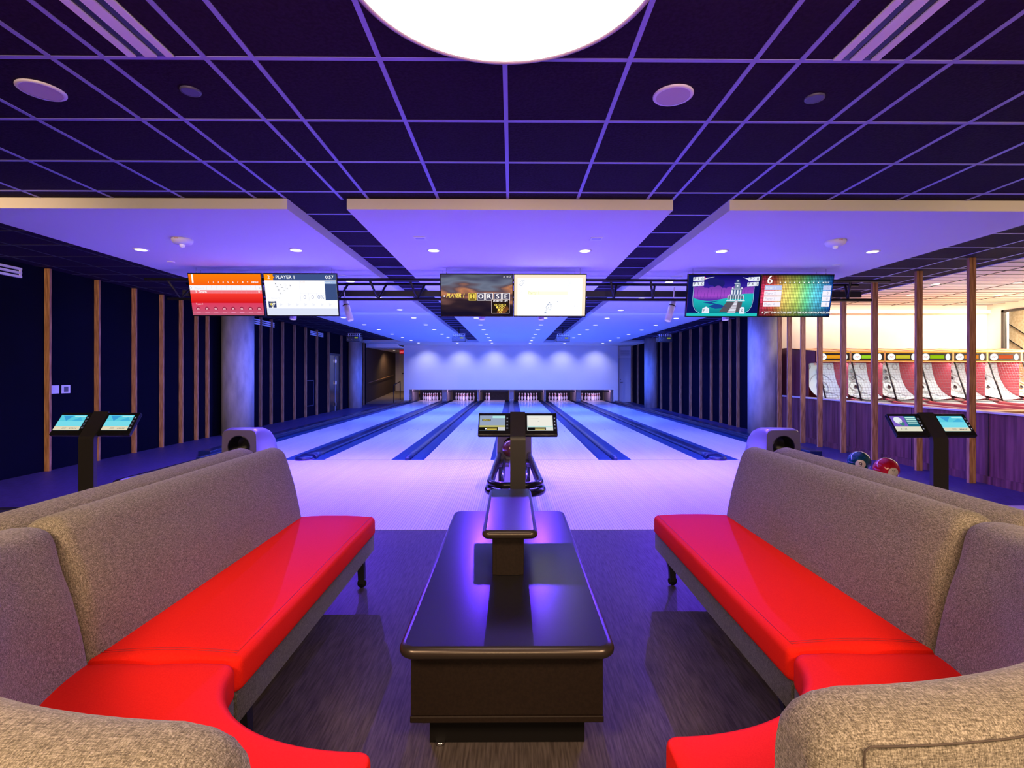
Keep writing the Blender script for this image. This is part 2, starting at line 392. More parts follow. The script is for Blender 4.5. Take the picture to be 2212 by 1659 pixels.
# far right door and its vent
d = MB(); d.box((5.30, 25.585, 0), (5.99, 25.62, 2.18), mat('door_frame', (0.6, 0.6, 0.62), 0.5))
do = struct('door_1', d)
MB().box((5.35, 25.57, 0.01), (5.93, 25.586, 2.13), mat('door_leaf', (0.66, 0.66, 0.68), 0.5)).build('door_leaf', None, do)
MB().tube([(5.41, 25.52, 0.98), (5.41, 25.58, 0.98)], 0.012, M_bmetal).tube([(5.41, 25.52, 0.98), (5.53, 25.52, 0.98)], 0.010, M_bmetal).build('door_handle', None, do)
MB().box((5.40, 25.56, 1.08), (5.43, 25.575, 1.12), M_bmetal).build('lock', None, do)
t = thing('wall_vent', 'white framed return grille above the far right white door', 'vent', (5.65, 25.62, 2.45))
MB().box((-0.24, -0.02, -0.16), (0.24, 0, -0.145)).box((-0.24, -0.02, 0.145), (0.24, 0, 0.16)).box((-0.24, -0.02, -0.16), (-0.225, 0, 0.16)).box((0.225, -0.02, -0.16), (0.24, 0, 0.16)).build('frame', M_plate, t)
gb = MB()
for k in range(9): gb.box((-0.225, -0.012, -0.14+k*0.031), (0.225, -0.004, -0.125+k*0.031))
gb.build('grille', mat('grille_grey', (0.35, 0.35, 0.38), 0.5), t)

# ------------------------------------------------------------------ battens and posts
def batten(name, x, y, z1, dx, wy, label, group, cat='batten'):
    o = MB().box((-abs(dx)/2, -wy/2, 0), (abs(dx)/2, wy/2, z1), M_wood, 0.003).build(name, None, None, (x, y, 0))
    return tag(o, label, cat, group)
LB = [7.33, 8.20, 9.0, 9.7, 10.27, 10.76, 11.15, 13.0, 13.5, 14.1, 14.8, 15.6, 16.45, 17.4, 18.5, 19.9, 22.4, 22.9]
ordn = ['nearest the camera', 'second from the camera', 'third from the camera', 'fourth from the camera', 'fifth from the camera', 'sixth from the camera', 'last before the big column']
for i, y in enumerate(LB):
    if i < 7: lb = 'wooden batten on the navy left wall, ' + ordn[i]
    elif i < 16: lb = 'wooden batten on the left wall beyond the big column, %s towards the pins' % ['first','second','third','fourth','fifth','sixth','seventh','eighth','ninth'][i-7]
    else: lb = 'thin wooden batten on the left wall past the far column, %s' % ['nearer one', 'farther one'][i-16]
    batten('wall_batten', -6.562, y, ZC-0.006, 0.075, 0.036, lb, 'battens on the left wall')
RB = [13.4, 13.9, 14.5, 15.2, 16.04, 16.97, 17.98, 19.07, 20.3, 24.06, 25.3]
for i, y in enumerate(RB):
    if i < 9: lb = 'wooden batten on the right wall between the two columns, %s from the near one' % ['first','second','third','fourth','fifth','sixth','seventh','eighth','ninth'][i]
    else: lb = 'wooden batten on the right wall past the far column, %s the white door' % ['away from', 'next to'][i-9]
    batten('wall_batten', 5.912, y, ZC-0.006, 0.075, 0.036, lb, 'battens on the right wall')
RP = [6.51, 7.36, 8.26, 9.04, 9.73, 10.3, 10.8, 11.2]
for i, y in enumerate(RP):
    batten('screen_post', 5.85, y, ZC-0.006, 0.088, 0.045,
           'tall square wooden post screening the arcade, %s' % ['rightmost and nearest', 'second from the right', 'third from the right', 'fourth from the right', 'fourth from the concrete column', 'third from the concrete column', 'second from the concrete column', 'right beside the concrete column'][i], 'wooden posts along the low wall', 'post')
def column(x, y, r, lb):
    o = MB().lathe([(r, 0), (r, ZC-0.005)], M_conc, n=48).build('concrete_column', None, None, (x, y, 0)); tag(o, lb, 'column', 'round concrete columns')
column(-6.22, 11.75, 0.33, 'large round concrete column by the left wall, near one')
column(5.78, 11.78, 0.33, 'large round concrete column at the end of the post screen')
column(-6.36, 21.0, 0.27, 'smaller looking concrete column far down the left wall')
column(5.70, 21.0, 0.27, 'concrete column far down the right wall near the white door')

# slot vents on the left wall
def wall_slot(y0, y1, lb):
    t = thing('slot_vent', lb, 'vent', (-6.6, y0, 2.66), group='three bar vents on the left wall')
    b = MB()
    for k in range(3): b.box((0.0, 0, k*0.052), (0.035, y1-y0, k*0.052+0.030))
    b.build('blades', M_plate, t)
    MB().box((0, 0, -0.01), (0.01, y1-y0, 0.15), M_black).box((0.005, y1-y0-0.02, 0), (0.03, y1-y0, 0.13), M_plate).build('backing', None, t)
wall_slot(5.4, 6.95, 'three bar white slot vent high on the left wall at the photo edge')
wall_slot(13.15, 14.3, 'three bar white slot vent on the left wall just past the big column')
wall_slot(16.9, 18.0, 'three bar white slot vent midway down the left wall')
t = thing('slot_vent', 'small slot vent high beside the corridor opening', 'vent', (-6.05, 23.89, 2.68), group='three bar vents on the left wall')
b = MB()
for k in range(3): b.box((-0.55, -0.03, k*0.05), (-0.2, 0, k*0.05+0.028))
b.build('blades', M_plate, t)
# switches
for i, y in enumerate((7.47, 7.66)):
    t = thing('wall_switch', ['blank white switch plate nearest the first batten', 'white switch plate with dark rocker on the left wall'][i], 'switch', (-6.598, y, 1.15))
    MB().box((0, -0.075, -0.06), (0.008, 0.075, 0.06), M_plate, 0.002).build('plate', None, t)
    if i: MB().box((0.008, -0.035, -0.038), (0.012, 0.035, 0.038), mat('rocker', (0.12, 0.12, 0.15), 0.4)).build('rocker', None, t)
# access panel, dark door
t = thing('access_panel', 'flush navy access panel low on the left wall', 'panel', (-6.6, 16.9, 0.75))
MB().box((0, -0.30, -0.42), (0.012, 0.30, -0.40)).box((0, -0.30, 0.40), (0.012, 0.30, 0.42)).box((0, -0.30, -0.42), (0.012, -0.28, 0.42)).box((0, 0.28, -0.42), (0.012, 0.30, 0.42)).build('frame', mat('navy_trim', (0.03, 0.04, 0.10), 0.4), t)
d = MB(); d.box((-6.6, 18.68, 0), (-6.58, 18.74, 2.12)); d.box((-6.6, 19.76, 0), (-6.58, 19.82, 2.12)); d.box((-6.6, 18.68, 2.06), (-6.57, 19.82, 2.14))
do = struct('door_2', d, mat('navy_frame', (0.012, 0.015, 0.035), 0.5))
MB().box((-6.6, 18.74, 0), (-6.592, 19.76, 2.06)).build('door_leaf', M_black, do)
MB().box((-6.592, 19.26, 0), (-6.575, 19.30, 2.03)).build('door_edge', mat('edge_grey', (0.3, 0.3, 0.33), 0.4), do)
for z in (0.25, 1.05, 1.85): MB().box((-6.58, 19.2, z-0.06), (-6.56, 19.36, z+0.06)).build('hinge', M_chrome, do)

# corridor fittings
t = thing('wall_handrail', 'wooden handrail sloping up the brown corridor wall', 'handrail', (-6.8, 24.2, 0.9))
MB().tube([(0.07, 0, 0.05), (0.07, 5.2, 0.42)], 0.022, M_wood).build('rail', None, t)
for k in range(4): MB().tube([(0, 0.4+k*1.4, 0.03+k*0.1), (0.07, 0.4+k*1.4, 0.07+k*0.1)], 0.01, M_bmetal).build('bracket', None, t)
t = thing('ramp_railing', 'black metal railing on the open side of the corridor ramp', 'railing', (-5.55, 24.3, 0.0))
MB().tube([(0, 0, 0), (0, 0, 0.86)], 0.02).build('post', M_bmetal, t)
MB().tube([(0, 1.4, 0.06), (0, 1.4, 1.0)], 0.02).build('post', M_bmetal, t)
MB().tube([(0, 0, 0.86), (0, 1.4, 1.0)], 0.022).build('rail', M_bmetal, t)
d = MB(); d.box((-6.55, 30.16, 0.40), (-5.6, 30.2, 2.45), mat('cream_door', (0.55, 0.50, 0.42), 0.6))
do = struct('door_3', d)
MB().box((-6.4, 30.08, 1.38), (-5.7, 30.15, 1.44)).build('push_bar', M_bmetal, do)
MB().box((-6.2, 30.14, 0.45), (-5.7, 30.17, 0.78)).build('door_grille', mat('grille_dark', (0.2, 0.18, 0.16), 0.6), do)
t = thing('exit_sign', 'small red glowing sign at the corridor end', 'sign', (-5.63, 26.6, 2.52))
MB().box((-0.15, -0.03, -0.12), (0.15, 0.03, 0.12)).build('housing', mat('sign_housing', (0.1, 0.02, 0.02), 0.5), t)
f = Flat(0.28, 0.2, -0.032); f.rect(0, 0, 1, 1, glow((150, 10, 30), 1.0), 0); f.text('EXIT', 0.5, 0.25, 0.13, glow((255, 120, 130), 1.5), 1, align='c'); f.build('sign_face', t)
t = thing('corridor_light', 'small recessed light in the corridor ceiling', 'light', (-6.15, 27.0, 2.615))
MB().lathe([(0.07, 0), (0.07, -0.012), (0.055, -0.012)], M_plate, cap=False).build('trim_ring', None, t)
MB().lathe([(0.055, -0.013), (0.0, -0.013)], glow((255, 240, 220), 2)).build('lens', None, t)

# ------------------------------------------------------------------ lanes, gutters, dividers
P = 1.667; LW = 1.067
YF = 8.255; YE = 27.6
LC = [-(0.11+0.225+LW/2)-2*P, -(0.04+0.225+LW/2)-P, -(0.11+0.225+LW/2), (0.11+0.225+LW/2), (0.04+0.225+LW/2)+P, (0.11+0.225+LW/2)+2*P]
lane_word = ['first lane from the left', 'second lane from the left', 'third lane, left of the middle', 'fourth lane, right of the middle', 'fifth lane from the left', 'sixth lane, nearest the right wall']
M_arrow = mat('lane_arrow', (0.10, 0.08, 0.14), 0.4)
for i, x in enumerate(LC):
    t = thing('bowling_lane', 'pale glossy bowling lane, ' + lane_word[i], 'bowling lane', (x, YF, 0), group='the six bowling lanes')
    MB().box((-LW/2, 0, -0.05), (LW/2, YE-YF, 0.004), M_lane).build('lane_surface', None, t)
    if i == 0:
        ar = MB(); ar.poly([(-0.012, -0.10, 0.0046), (0, -0.13, 0.0046), (0.012, -0.10, 0.0046), (0, 0.05, 0.0046)], M_arrow); ar = ar.build('aiming_arrow', None, t); armesh = ar.data
        dt = MB().lathe([(0.009, 0.0045), (0.009, 0.0048)], M_arrow, (0, 0, 0), 8).build('aiming_dot', None, t); dtmesh = dt.data
        ar.location = (0, 4.86, 0); dt.location = (-0.44, 2.1, 0)
    for k in range(-3, 4):
        if i == 0 and k == 0: continue
        q = bpy.data.objects.new('aiming_arrow', armesh); COL.objects.link(q); q.parent = t; q.location = (k*0.137, 4.86-abs(k)*0.22, 0)
    for k in (-4, -3, -2, 2, 3, 4):
        if i == 0 and k == -4: continue
        q = bpy.data.objects.new('aiming_dot', dtmesh); COL.objects.link(q); q.parent = t; q.location = (k*0.11, 2.1, 0)
    MB().box((-LW/2, -0.012, 0.0035), (LW/2, 0.006, 0.0055), M_blackm).build('foul_line', None, t)
def gutter_prof(w, z0=0.0, d=0.055, n=8):
    return [(-w/2+w*j/n, z0-d*math.sin(PI*j/n)) for j in range(n+1)]
def divider(x, half, big, lb):
    t = thing('lane_divider', lb, 'gutter divider', (x, YF, 0), group='gutters and dividers between lanes')
    for sgn in (-1, 1):
        gx = sgn*(half+0.1125); pr = gutter_prof(0.222)
        L = YE-YF-2.03
        g = MB(); g.loft([[(gx+a, 0.0, z) for a, z in pr], [(gx+a, L, z) for a, z in pr]], M_gut, cap=False, closed=False); g.build('gutter', None, t)
    hc = half-0.004
    prof = [(-hc, -0.05), (-hc, 0.025), (-hc*0.75, 0.045), (hc*0.75, 0.045), (hc, 0.025), (hc, -0.05)]
    MB().loft([[(a, 0.25, z) for a, z in prof], [(a, YE-YF-2.03, z) for a, z in prof]], M_cap, smooth=False).build('cap', None, t)
    # nose where the cap meets the foul line
    if big:
        r = 0.13
        n = MB()
        n.loft([[(a*s, y, z*k+0.004) for a, z in prof] for y, s, k in ((0.9, 1, 1), (0.5, 1.05, 1.2), (0.2, 1.25, 1.35))], M_cap)
        n.lathe([(r*1.05, 0.004), (r*1.1, 0.02), (r, 0.05), (r*0.6, 0.06), (0, 0.062)], M_cap, (0, 0.05, 0), 24)
        n.build('nose', None, t)
        MB().lathe([(r*1.15, 0.005), (r*1.15, 0.014), (r*1.05, 0.016)], mat('nose_ring', (0.14, 0.06, 0.2), 0.3), (0, 0.05, 0), 24).build('nose_ring', None, t)
    else:
        MB().loft([[(a*s, y, z*k+0.004) for a, z in prof] for y, s, k in ((0.8, 1, 1), (0.3, 0.9, 1.3), (0.0, 0.9, 1.5), (-0.05, 0.7, 0.8))], M_cap).build('nose', None, t)
divider(-2*P, 0.11, True, 'wide gutter divider between first and second lanes')
divider(-P, 0.04, False, 'narrow gutter divider between second and third lanes')
divider(0, 0.11, False, 'wide central gutter divider behind the middle ball return')
divider(P, 0.04, False, 'narrow gutter divider between fourth and fifth lanes')
divider(2*P, 0.11, True, 'wide gutter divider between fifth and sixth lanes')
for sgn, lb in ((-1, 'outer gutter and dark curb along the left side of the lanes'), (1, 'outer gutter and dark curb along the right side of the lanes')):
    xe = sgn*(abs(LC[0])+LW/2+0.1125)
    t = thing('lane_curb', lb, 'curb', (xe, YF, 0))
    pr = gutter_prof(0.222)
    MB().loft([[(a, 0, z) for a, z in pr], [(a, YE-YF-0.6, z) for a, z in pr]], M_gut, cap=False, closed=False).build('gutter', None, t)
    MB().box((sgn*0.113, -0.0, -0.05), (sgn*0.19, 16.9, 0.05), M_cap, 0.008).build('curb', None, t)
    MB().box((sgn*0.19, 0.4, 0), (sgn*0.40, 16.9, 0.085), M_cap, 0.008).build('ledge', None, t)

# pin decks: pillars, pit curtain, rakes
M_pillar = mat('pillar_grey', (0.30, 0.26, 0.26), 0.4)
for j, (x, w_) in enumerate(((-3*P, 0.07), (-2*P, 0.225), (-P, 0.08), (0, 0.225), (P, 0.08), (2*P, 0.225), (3*P, 0.07))):
    t = thing('kickback_pillar', 'grey upright between the pin openings, ' + ['leftmost', 'between first and second racks', 'between second and third racks', 'in the middle', 'between fourth and fifth racks', 'between fifth and sixth racks', 'rightmost'][j], 'upright', (x, 25.6, 0), group='uprights between the pin openings')
    MB().box((-w_/2, 0, 0.0), (w_/2, 2.0, 0.62), M_pillar).build('upright', None, t)
    b = MB()
    for z in (0.10,):
        for q in ((-0.05, 0.05) if w_ > 0.2 else (0,)): b.lathe([(0.016, 0), (0.016, 0.02)], M_chrome, (q, 0, z), 10, 'y')
    b.build('bolt', None, t)
M_pit = noisy('pit_curtain', (0.012, 0.012, 0.018), (0.03, 0.03, 0.04), 30, rough=0.8)
for i, x in enumerate(LC):
    t = thing('pin_machine', 'dark pit and sweep behind the pins of the ' + lane_word[i], 'pinsetter', (x, 25.7, 0), group='pin machines at the lane ends')
    MB().box((-0.70, 1.92, -0.05), (0.70, 1.97, 0.7), M_pit).build('pit_curtain', None, t)
    MB().box((-0.70, 0.05, 0.50), (0.70, 0.09, 0.56), M_bmetal).build('sweep_bar', None, t)
    MB().box((-0.70, 0.0, 0.60), (0.70, 1.9, 0.64), M_pit).build('deck_cover', None, t)
M_pin, N_, L_, B_ = _new('bowling_pin')
tc = N_.new('ShaderNodeTexCoord'); sp_ = N_.new('ShaderNodeSeparateXYZ'); L_.new(tc.outputs['Object'], sp_.inputs[0])
cr = N_.new('ShaderNodeValToRGB'); cr.color_ramp.interpolation = 'CONSTANT'
e = cr.color_ramp.elements; e[0].position = 0; e[0].color = (0.85, 0.84, 0.86, 1); e[1].position = 0.66; e[1].color = (0.75, 0.01, 0.03, 1)
for pos, cc in ((0.70, (0.85, 0.84, 0.86, 1)), (0.735, (0.75, 0.01, 0.03, 1)), (0.775, (0.85, 0.84, 0.86, 1))):
    q = e.new(pos); q.color = cc
dv = N_.new('ShaderNodeMath'); dv.operation = 'DIVIDE'; dv.inputs[1].default_value = 0.381
L_.new(sp_.outputs['Z'], dv.inputs[0]); L_.new(dv.outputs[0], cr.inputs[0]); L_.new(cr.outputs[0], B_.inputs['Base Color'])
B_.inputs['Roughness'].default_value = 0.2
PROF = [(0.0, 0), (0.026, 0), (0.029, 0.006), (0.036, 0.025), (0.0455, 0.057), (0.055, 0.086), (0.0605, 0.115), (0.058, 0.149), (0.047, 0.184), (0.035, 0.213), (0.0255, 0.235), (0.0232, 0.254), (0.0236, 0.28), (0.0285, 0.31), (0.0325, 0.342), (0.030, 0.362), (0.020, 0.376), (0.0, 0.381)]
proto = None
rows = [(0, 0)] + [(1, a) for a in (-.5, .5)] + [(2, a) for a in (-1, 0, 1)] + [(3, a) for a in (-1.5, -.5, .5, 1.5)]
for i, x in enumerate(LC):
    use = rows if i != 2 else [(3, -1.5), (2, -1)]
    for (rr, a) in use:
        loc = (x+a*0.3048, 26.54+rr*0.264, 0.0045)
        lb = ('white bowling pin in the full rack of the ' if i != 2 else 'one of two pins left standing on the ') + lane_word[i]
        if proto is None:
            proto = MB().lathe(PROF, M_pin, n=18).build('bowling_pin', None, None, loc); tag(proto, lb, 'bowling pin', 'pins on the '+lane_word[i])
        else:
            p_ = proto.copy(); COL.objects.link(p_); p_.location = loc; p_['label'] = lb; p_['group'] = 'pins on the '+lane_word[i]

# ------------------------------------------------------------------ ball returns
def ball_return(x, lb):
    t = thing('ball_return', lb, 'ball return', (x, 4.45, 0), group='ball returns on the approach')
    # hood
    Y0 = 2.0
    def outline(w, zt, zb, rz, n=10):
        pts = [(-w/2*1.03, zb)]
        for k in range(n+1):
            a = PI-PI*k/n
            pts.append((math.copysign(abs(math.cos(a))**0.28, math.cos(a))*w/2, zt-rz+rz*abs(math.sin(a))**0.8))
        pts.append((w/2*1.03, zb)); return pts
    secs = [(0, .42, .675), (0.02, .43, .69), (.12, .44, .70), (.28, .44, .685), (.42, .43, .64), (.54, .42, .55), (.62, .40, .42), (.64, .40, .34)]
    h = MB(); rings = [[(a, Y0+y, z) for a, z in outline(w_, zt, 0.30, min(0.09, zt-0.31))] for y, w_, zt in secs]
    h.loft(rings, M_hood, cap=False)
    h.mats.append(M_hood)
    h.poly([p for p in rings[-1]], M_hood)
    h.poly([(-0.2, Y0, .30), (0.2, Y0, .30), (0.2, Y0+.64, .30), (-0.2, Y0+.64, .30)], M_hood)
    h.build('hood', None, t)
    f = MB(); O = [Vector((a, 0, z)) for a, z in outline(.42, .675, .31, .09, 24)]
    cz = 0.47; R = 0.135
    # resample outline densely and bridge to the round mouth
    dense = []
    for a, b in zip(O, O[1:]+O[:1]):
        for k in range(3): dense.append(a.lerp(b, k/3))
    dense.sort(key=lambda q: math.atan2(q.z-cz, q.x))
    n = len(dense); ang = [math.atan2(q.z-cz, q.x) for q in dense]
    outer = [(q.x, Y0-0.004, q.z) for q in dense]; inner = [(R*math.cos(a), Y0-0.004, cz+R*math.sin(a)) for a in ang]; deep = [(R*0.9*math.cos(a), Y0+0.2, cz+R*0.9*math.sin(a)) for a in ang]
    f.loft([outer, inner], M_hood, cap=False, smooth=False); f.loft([inner, deep], M_black, cap=False); f.poly(deep, M_black)
    f.build('face_plate', None, t)
    MB().tube([(R*math.cos(a), Y0-0.006, cz+R*math.sin(a)) for a in [2*PI*k/28 for k in range(28)]], 0.006, M_black, 8, True).build('mouth_ring', None, t)
    MB().box((-.20, Y0+.05, 0.0), (.20, Y0+.6, .31), M_bmetal, 0.01).build('lift_housing', None, t)
    # rack rails
    def U(hw, yf, yb, z, n=10, rc=0.16):
        pts = [(-hw*0.80, yb, z)]
        for k in range(n+1):
            a = PI+PI/2*k/n; pts.append((-hw+rc+rc*math.cos(a), yf+rc+rc*math.sin(a), z))
        for k in range(n+1):
            a = -PI/2+PI/2*k/n; pts.append((hw-rc+rc*math.cos(a), yf+rc+rc*math.sin(a), z))
        pts.append((hw*0.80, yb, z)); return pts
    MB().tube(U(.235, 0.20, Y0-.02, .375), .031, M_black, 12).build('upper_rail', None, t)
    MB().tube(U(.25, 0.17, Y0-.02, .308), .036, M_black, 12).build('lower_rail', None, t)
    MB().tube([(-.13, .35, .325), (-.12, Y0, .325)], .018, M_black).build('inner_rail', None, t)
    MB().tube([(.13, .35, .325), (.12, Y0, .325)], .018, M_black).build('inner_rail', None, t)
    MB().box((-.06, .3, .300), (.06, Y0, .315), mat('rack_tray', (0.20, 0.16, 0.22), 0.35)).build('tray', None, t)
    MB().box((-.22, Y0-.30, .27), (.22, Y0-.02, .305), mat('rack_tray', (0.2, 0.16, 0.22), 0.35), 0.01).build('end_tray', None, t)
    MB().box((-.14, .55, 0), (.14, 1.55, .30), mat('rack_base', (0.22, 0.18, 0.26), 0.4), 0.02).build('pedestal', None, t)
    return t
ball_return(0.035, 'black railed ball return with grey hood in the middle of the approach')
ball_return(-3.40, 'ball return with grey hood half hidden behind the left sofas')
ball_return(3.42, 'ball return with two balls on it behind the right sofas')
def ball(x, y, z, r, col, lb, num=None, dots=None):
    t = thing('bowling_ball', lb, 'bowling ball', (x, y, z))
    m_ = noisy('ball_%d' % int(col[0]*1000+col[2]*10), col, tuple(min(1, q*1.8+0.01) for q in col), 9, rough=0.08, coat=0.8)
    s = MB(); s.lathe([(r*math.sin(PI*k/20), -r*math.cos(PI*k/20)) for k in range(21)], m_, n=36); s.build('shell', None, t)
    if num:
        # pale roundel with a digit wrapped on the sphere, facing the camera side
        d = Vector((-0.45 if num == '6' else -0.05, -0.88, -0.12)).normalized(); q = d.to_track_quat('-Y', 'Z').to_matrix()
        def wrap(px, pz, k):
            v = q @ Vector((px, -math.sqrt(max(0, r*r-px*px-pz*pz)), pz)); return v.normalized()*(r*k)
        dm = MB(); n = 24; R = r*0.42
        rings = [[wrap(R*f_*math.cos(2*PI*j/n), R*f_*math.sin(2*PI*j/n), 1.004) for j in range(n)] for f_ in (1, .66, .33, .05)]
        dm.loft(rings, mat('roundel', (0.75, 0.68, 0.52), 0.25), cap=False); dm.build('roundel', None, t)
        vs, fs = text_polys(num); xs = [v.x for v in vs]; ys = [v.y for v in vs]; cx = (min(xs)+max(xs))/2; cy = (min(ys)+max(ys))/2
        nm = MB(); sz = r*0.62; mm = mat('digit_black', (0.01, 0.01, 0.01), 0.3)
        flip = -1 if num == '6' else 1
        for f_ in fs:
            try: nm.poly([wrap((vs[i].x-cx)*sz*flip, (vs[i].y-cy)*sz*flip, 1.010) for i in f_], mm)
            except ValueError: pass
        nm.build('number', None, t)
    return t
ball(3.595, 5.30, 0.478, 0.108, (0.003, 0.05, 0.07), 'teal bowling ball with number six roundel on the right return', '6')
ball(3.57, 4.88, 0.478, 0.108, (0.35, 0.004, 0.012), 'red bowling ball with pale roundel at the front of the right return', '7')
ball(-0.01, 6.36, 0.46, 0.105, (0.10, 0.03, 0.02), 'dark brown bowling ball in the mouth of the middle return')

# ------------------------------------------------------------------ touch consoles
def console(x, y, lb, kind):
    t = thing('touch_console', lb, 'console', (x, y, 0), group='twin touch screen consoles')
    ang = math.radians(38)      # from vertical
    pw = 0.06
    u = Vector((0, math.sin(ang), math.cos(ang))); nrm = Vector((0, -math.cos(ang), math.sin(ang)))
    # bent post: outer skin path in YZ, extruded in X
    pr = [(0, 0), (0, 0.86)]
    for k in range(1, 7):
        a = ang*k/6; pr.append((0.06*(1-math.cos(a)), 0.86+0.06*math.sin(a)))
    y_, z_ = pr[-1]; pr.append((y_+u.y*0.225, z_+u.z*0.225))
    back = []
    for i, (a, b) in enumerate(pr):
        j0, j1 = max(i-1, 0), min(i+1, len(pr)-1); d = Vector((pr[j1][0]-pr[j0][0], pr[j1][1]-pr[j0][1])).normalized()
        back.append((a+d.y*0.035, b-d.x*0.035))
    loop = pr+back[::-1]
    pm = noisy('console_post', (0.030, 0.026, 0.026), (0.034, 0.030, 0.030), 300, rough=0.4, metal=0.3)
    MB().prism([(-pw, a, b) for a, b in loop], (2*pw, 0, 0), pm).build('post', None, t)
    MB().box((-0.14, -0.08, 0), (0.14, 0.2, 0.012), pm, 0.004).build('base_plate', None, t)
    # head
    c0 = Vector((0, y_, z_))+u*0.115+nrm*-0.012
    Mx = Matrix.Translation(c0) @ Matrix.Rotation(-ang, 4, 'X')
    hd = MB(); hd.box((-0.315, -0.003, -0.105), (0.315, 0.030, 0.105), M_black, 0.006); hd.xf(Mx); ho = hd.build('head', None, t)
    for s_, kk in ((-1, kind[0]), (1, kind[1])):
        f = Flat(0.205, 0.142, -0.004)
        if kk == 'aqua':
            f.rect(0, 0.0, 1, 1, glow((90, 205, 225)), 0); f.rect(0, 0.24, 1, 0.60, glow((120, 220, 235)), 1)
            f.poly([(0.1, 0.95), (0.3, 0.6), (0.5, 0.95)], glow((60, 160, 215)), 2); f.poly([(0.5, 0.6), (0.8, 0.85), (0.95, 0.6)], glow((70, 180, 220)), 2)
            f.rect(0.55, 0.86, 0.97, 0.94, glow((170, 235, 240)), 2)
            f.rect(0, 0, 1, 0.24, glow((225, 215, 185)), 2)
            for k in range(5): f.line((0.32+k*0.035, 0.06), (0.34+k*0.03, 0.18), 0.0015, glow((40, 50, 60)), 3)
            for k in range(5): f.rect(0.6+k*0.06, 0.08, 0.64+k*0.06, 0.15, glow((120, 120, 110)), 3)
        elif kk == 'grey':
            f.rect(0, 0, 1, 1, glow((150, 165, 190)), 0); f.rect(0.5, 0.82, 1, 0.98, glow((175, 225, 225)), 1)
            f.rect(0.1, 0.62, 0.43, 0.76, glow((60, 55, 30)), 1); f.text('SPEED', 0.13, 0.65, 0.020, glow((240, 225, 120)), 2)
            f.rect(0, 0.20, 1, 0.34, glow((190, 185, 110)), 1); f.rect(0, 0, 0.72, 0.22, glow((15, 14, 12)), 2); f.rect(0.72, 0, 1, 0.22, glow((205, 205, 215)), 2)
            f.rect(0.3, 0.12, 0.68, 0.17, glow((230, 205, 90)), 3); f.rect(0.3, 0.05, 0.68, 0.09, glow((230, 205, 90)), 3); f.disc(0.25, 0.11, 0.03, glow((250, 250, 250)), 3)
        elif kk == 'pale':
            f.rect(0, 0, 1, 1, glow((225, 228, 222)), 0); f.rect(0.05, 0.30, 0.95, 0.94, glow((238, 236, 225)), 1)
            f.rect(0, 0.22, 1, 0.30, glow((185, 225, 220)), 1); f.rect(0.02, 0.02, 0.72, 0.21, glow((12, 12, 12)), 2)
            f.rect(0.3, 0.13, 0.68, 0.18, glow((230, 215, 130)), 3); f.rect(0.3, 0.05, 0.68, 0.09, glow((230, 215, 130)), 3); f.line((0.42, 0.58), (0.50, 0.63), 0.002, glow((120, 130, 140)), 3)
            f.line((0.08, 0.78), (0.45, 0.80), 0.0015, glow((200, 170, 160)), 3)
        else:
            f.rect(0, 0.3, 0.55, 1, glow((120, 90, 190)), 0); f.rect(0.55, 0.3, 1, 1, glow((35, 110, 130)), 0)
            for k in range(4): f.rect(0.58, 0.86-k*0.12, 0.97, 0.93-k*0.12, glow((190, 235, 225)), 1)
            f.disc(0.25, 0.72, 0.16, glow((230, 235, 240)), 1); f.disc(0.35, 0.5, 0.10, glow((60, 130, 120)), 1)
            f.rect(0, 0, 1, 0.3, glow((225, 222, 200)), 1)
            for k in range(5): f.line((0.2+k*0.05, 0.08), (0.22+k*0.05, 0.2), 0.002, glow((40, 40, 50)), 3)
        f.mb.xf(Mx @ Matrix.Translation((s_*0.19-0.012, 0, 0.008)))
        f.build('screen', ho)
        ic = Flat(0.02, 0.142, -0.0045)
        for k in range(4): ic.frame(0.15, 0.10+k*0.22, 0.9, 0.22+k*0.22, 0.06, glow((90, 90, 110)), 0); ic.disc(0.5, 0.16+k*0.22, 0.18, glow((190, 190, 205)), 1)
        ic.mb.xf(Mx @ Matrix.Translation((s_*0.19+0.106, 0, 0.008))); ic.build('button_column', ho)
console(0.05, 4.02, 'black twin screen touch console on the centre line behind the table', ('grey', 'pale'))
console(-3.33, 4.05, 'black twin screen touch console with aqua screens, left side', ('aqua', 'aqua'))
console(3.34, 3.98, 'black twin screen touch console behind the right sofas', ('game', 'aqua'))

# ------------------------------------------------------------------ centre table
def rounded_top(w_, l, z, th, r, m_top, m_edge, mb):
    """slab with rounded corners and bullnose edge; origin near-centre, grows in +Y"""
    def ring(ins, zz, n=8):
        pts = []
        for cx, cy, a0 in ((w_/2-r, l-r, 0), (-w_/2+r, l-r, PI/2), (-w_/2+r, r, PI), (w_/2-r, r, 1.5*PI)):
            for k in range(n+1):
                a = a0+PI/2*k/n; rr = max(r-ins, 0.001)
                pts.append((cx+rr*math.cos(a), cy+rr*math.sin(a), zz))
        return pts
    rings = []
    for k in range(9):
        a = -PI/2+PI*k/8; rings.append(ring(th/2*(1-math.cos(a)), z-th/2+th/2*math.sin(a)))
    mb.loft(rings, m_edge, cap=False, smooth=True)
    f = mb.poly(ring(th/2, z+0.0002), m_top); mb.poly(ring(th/2, z-th), m_edge)
t = thing('low_table', 'long black low table with bullnose edge between the two sofas', 'table', (-0.015, 1.78, 0))
m = MB(); rounded_top(0.765, 1.82, 0.428, 0.044, 0.06, M_table, M_bronze, m); m.build('tabletop', None, t)
m = MB(); m.box((-0.345, 0.07, 0.155), (0.345, 1.75, 0.386), M_body); m.box((-0.348, 0.066, 0.128), (0.348, 1.754, 0.152), M_body, 0.004); m.build('body', None, t)
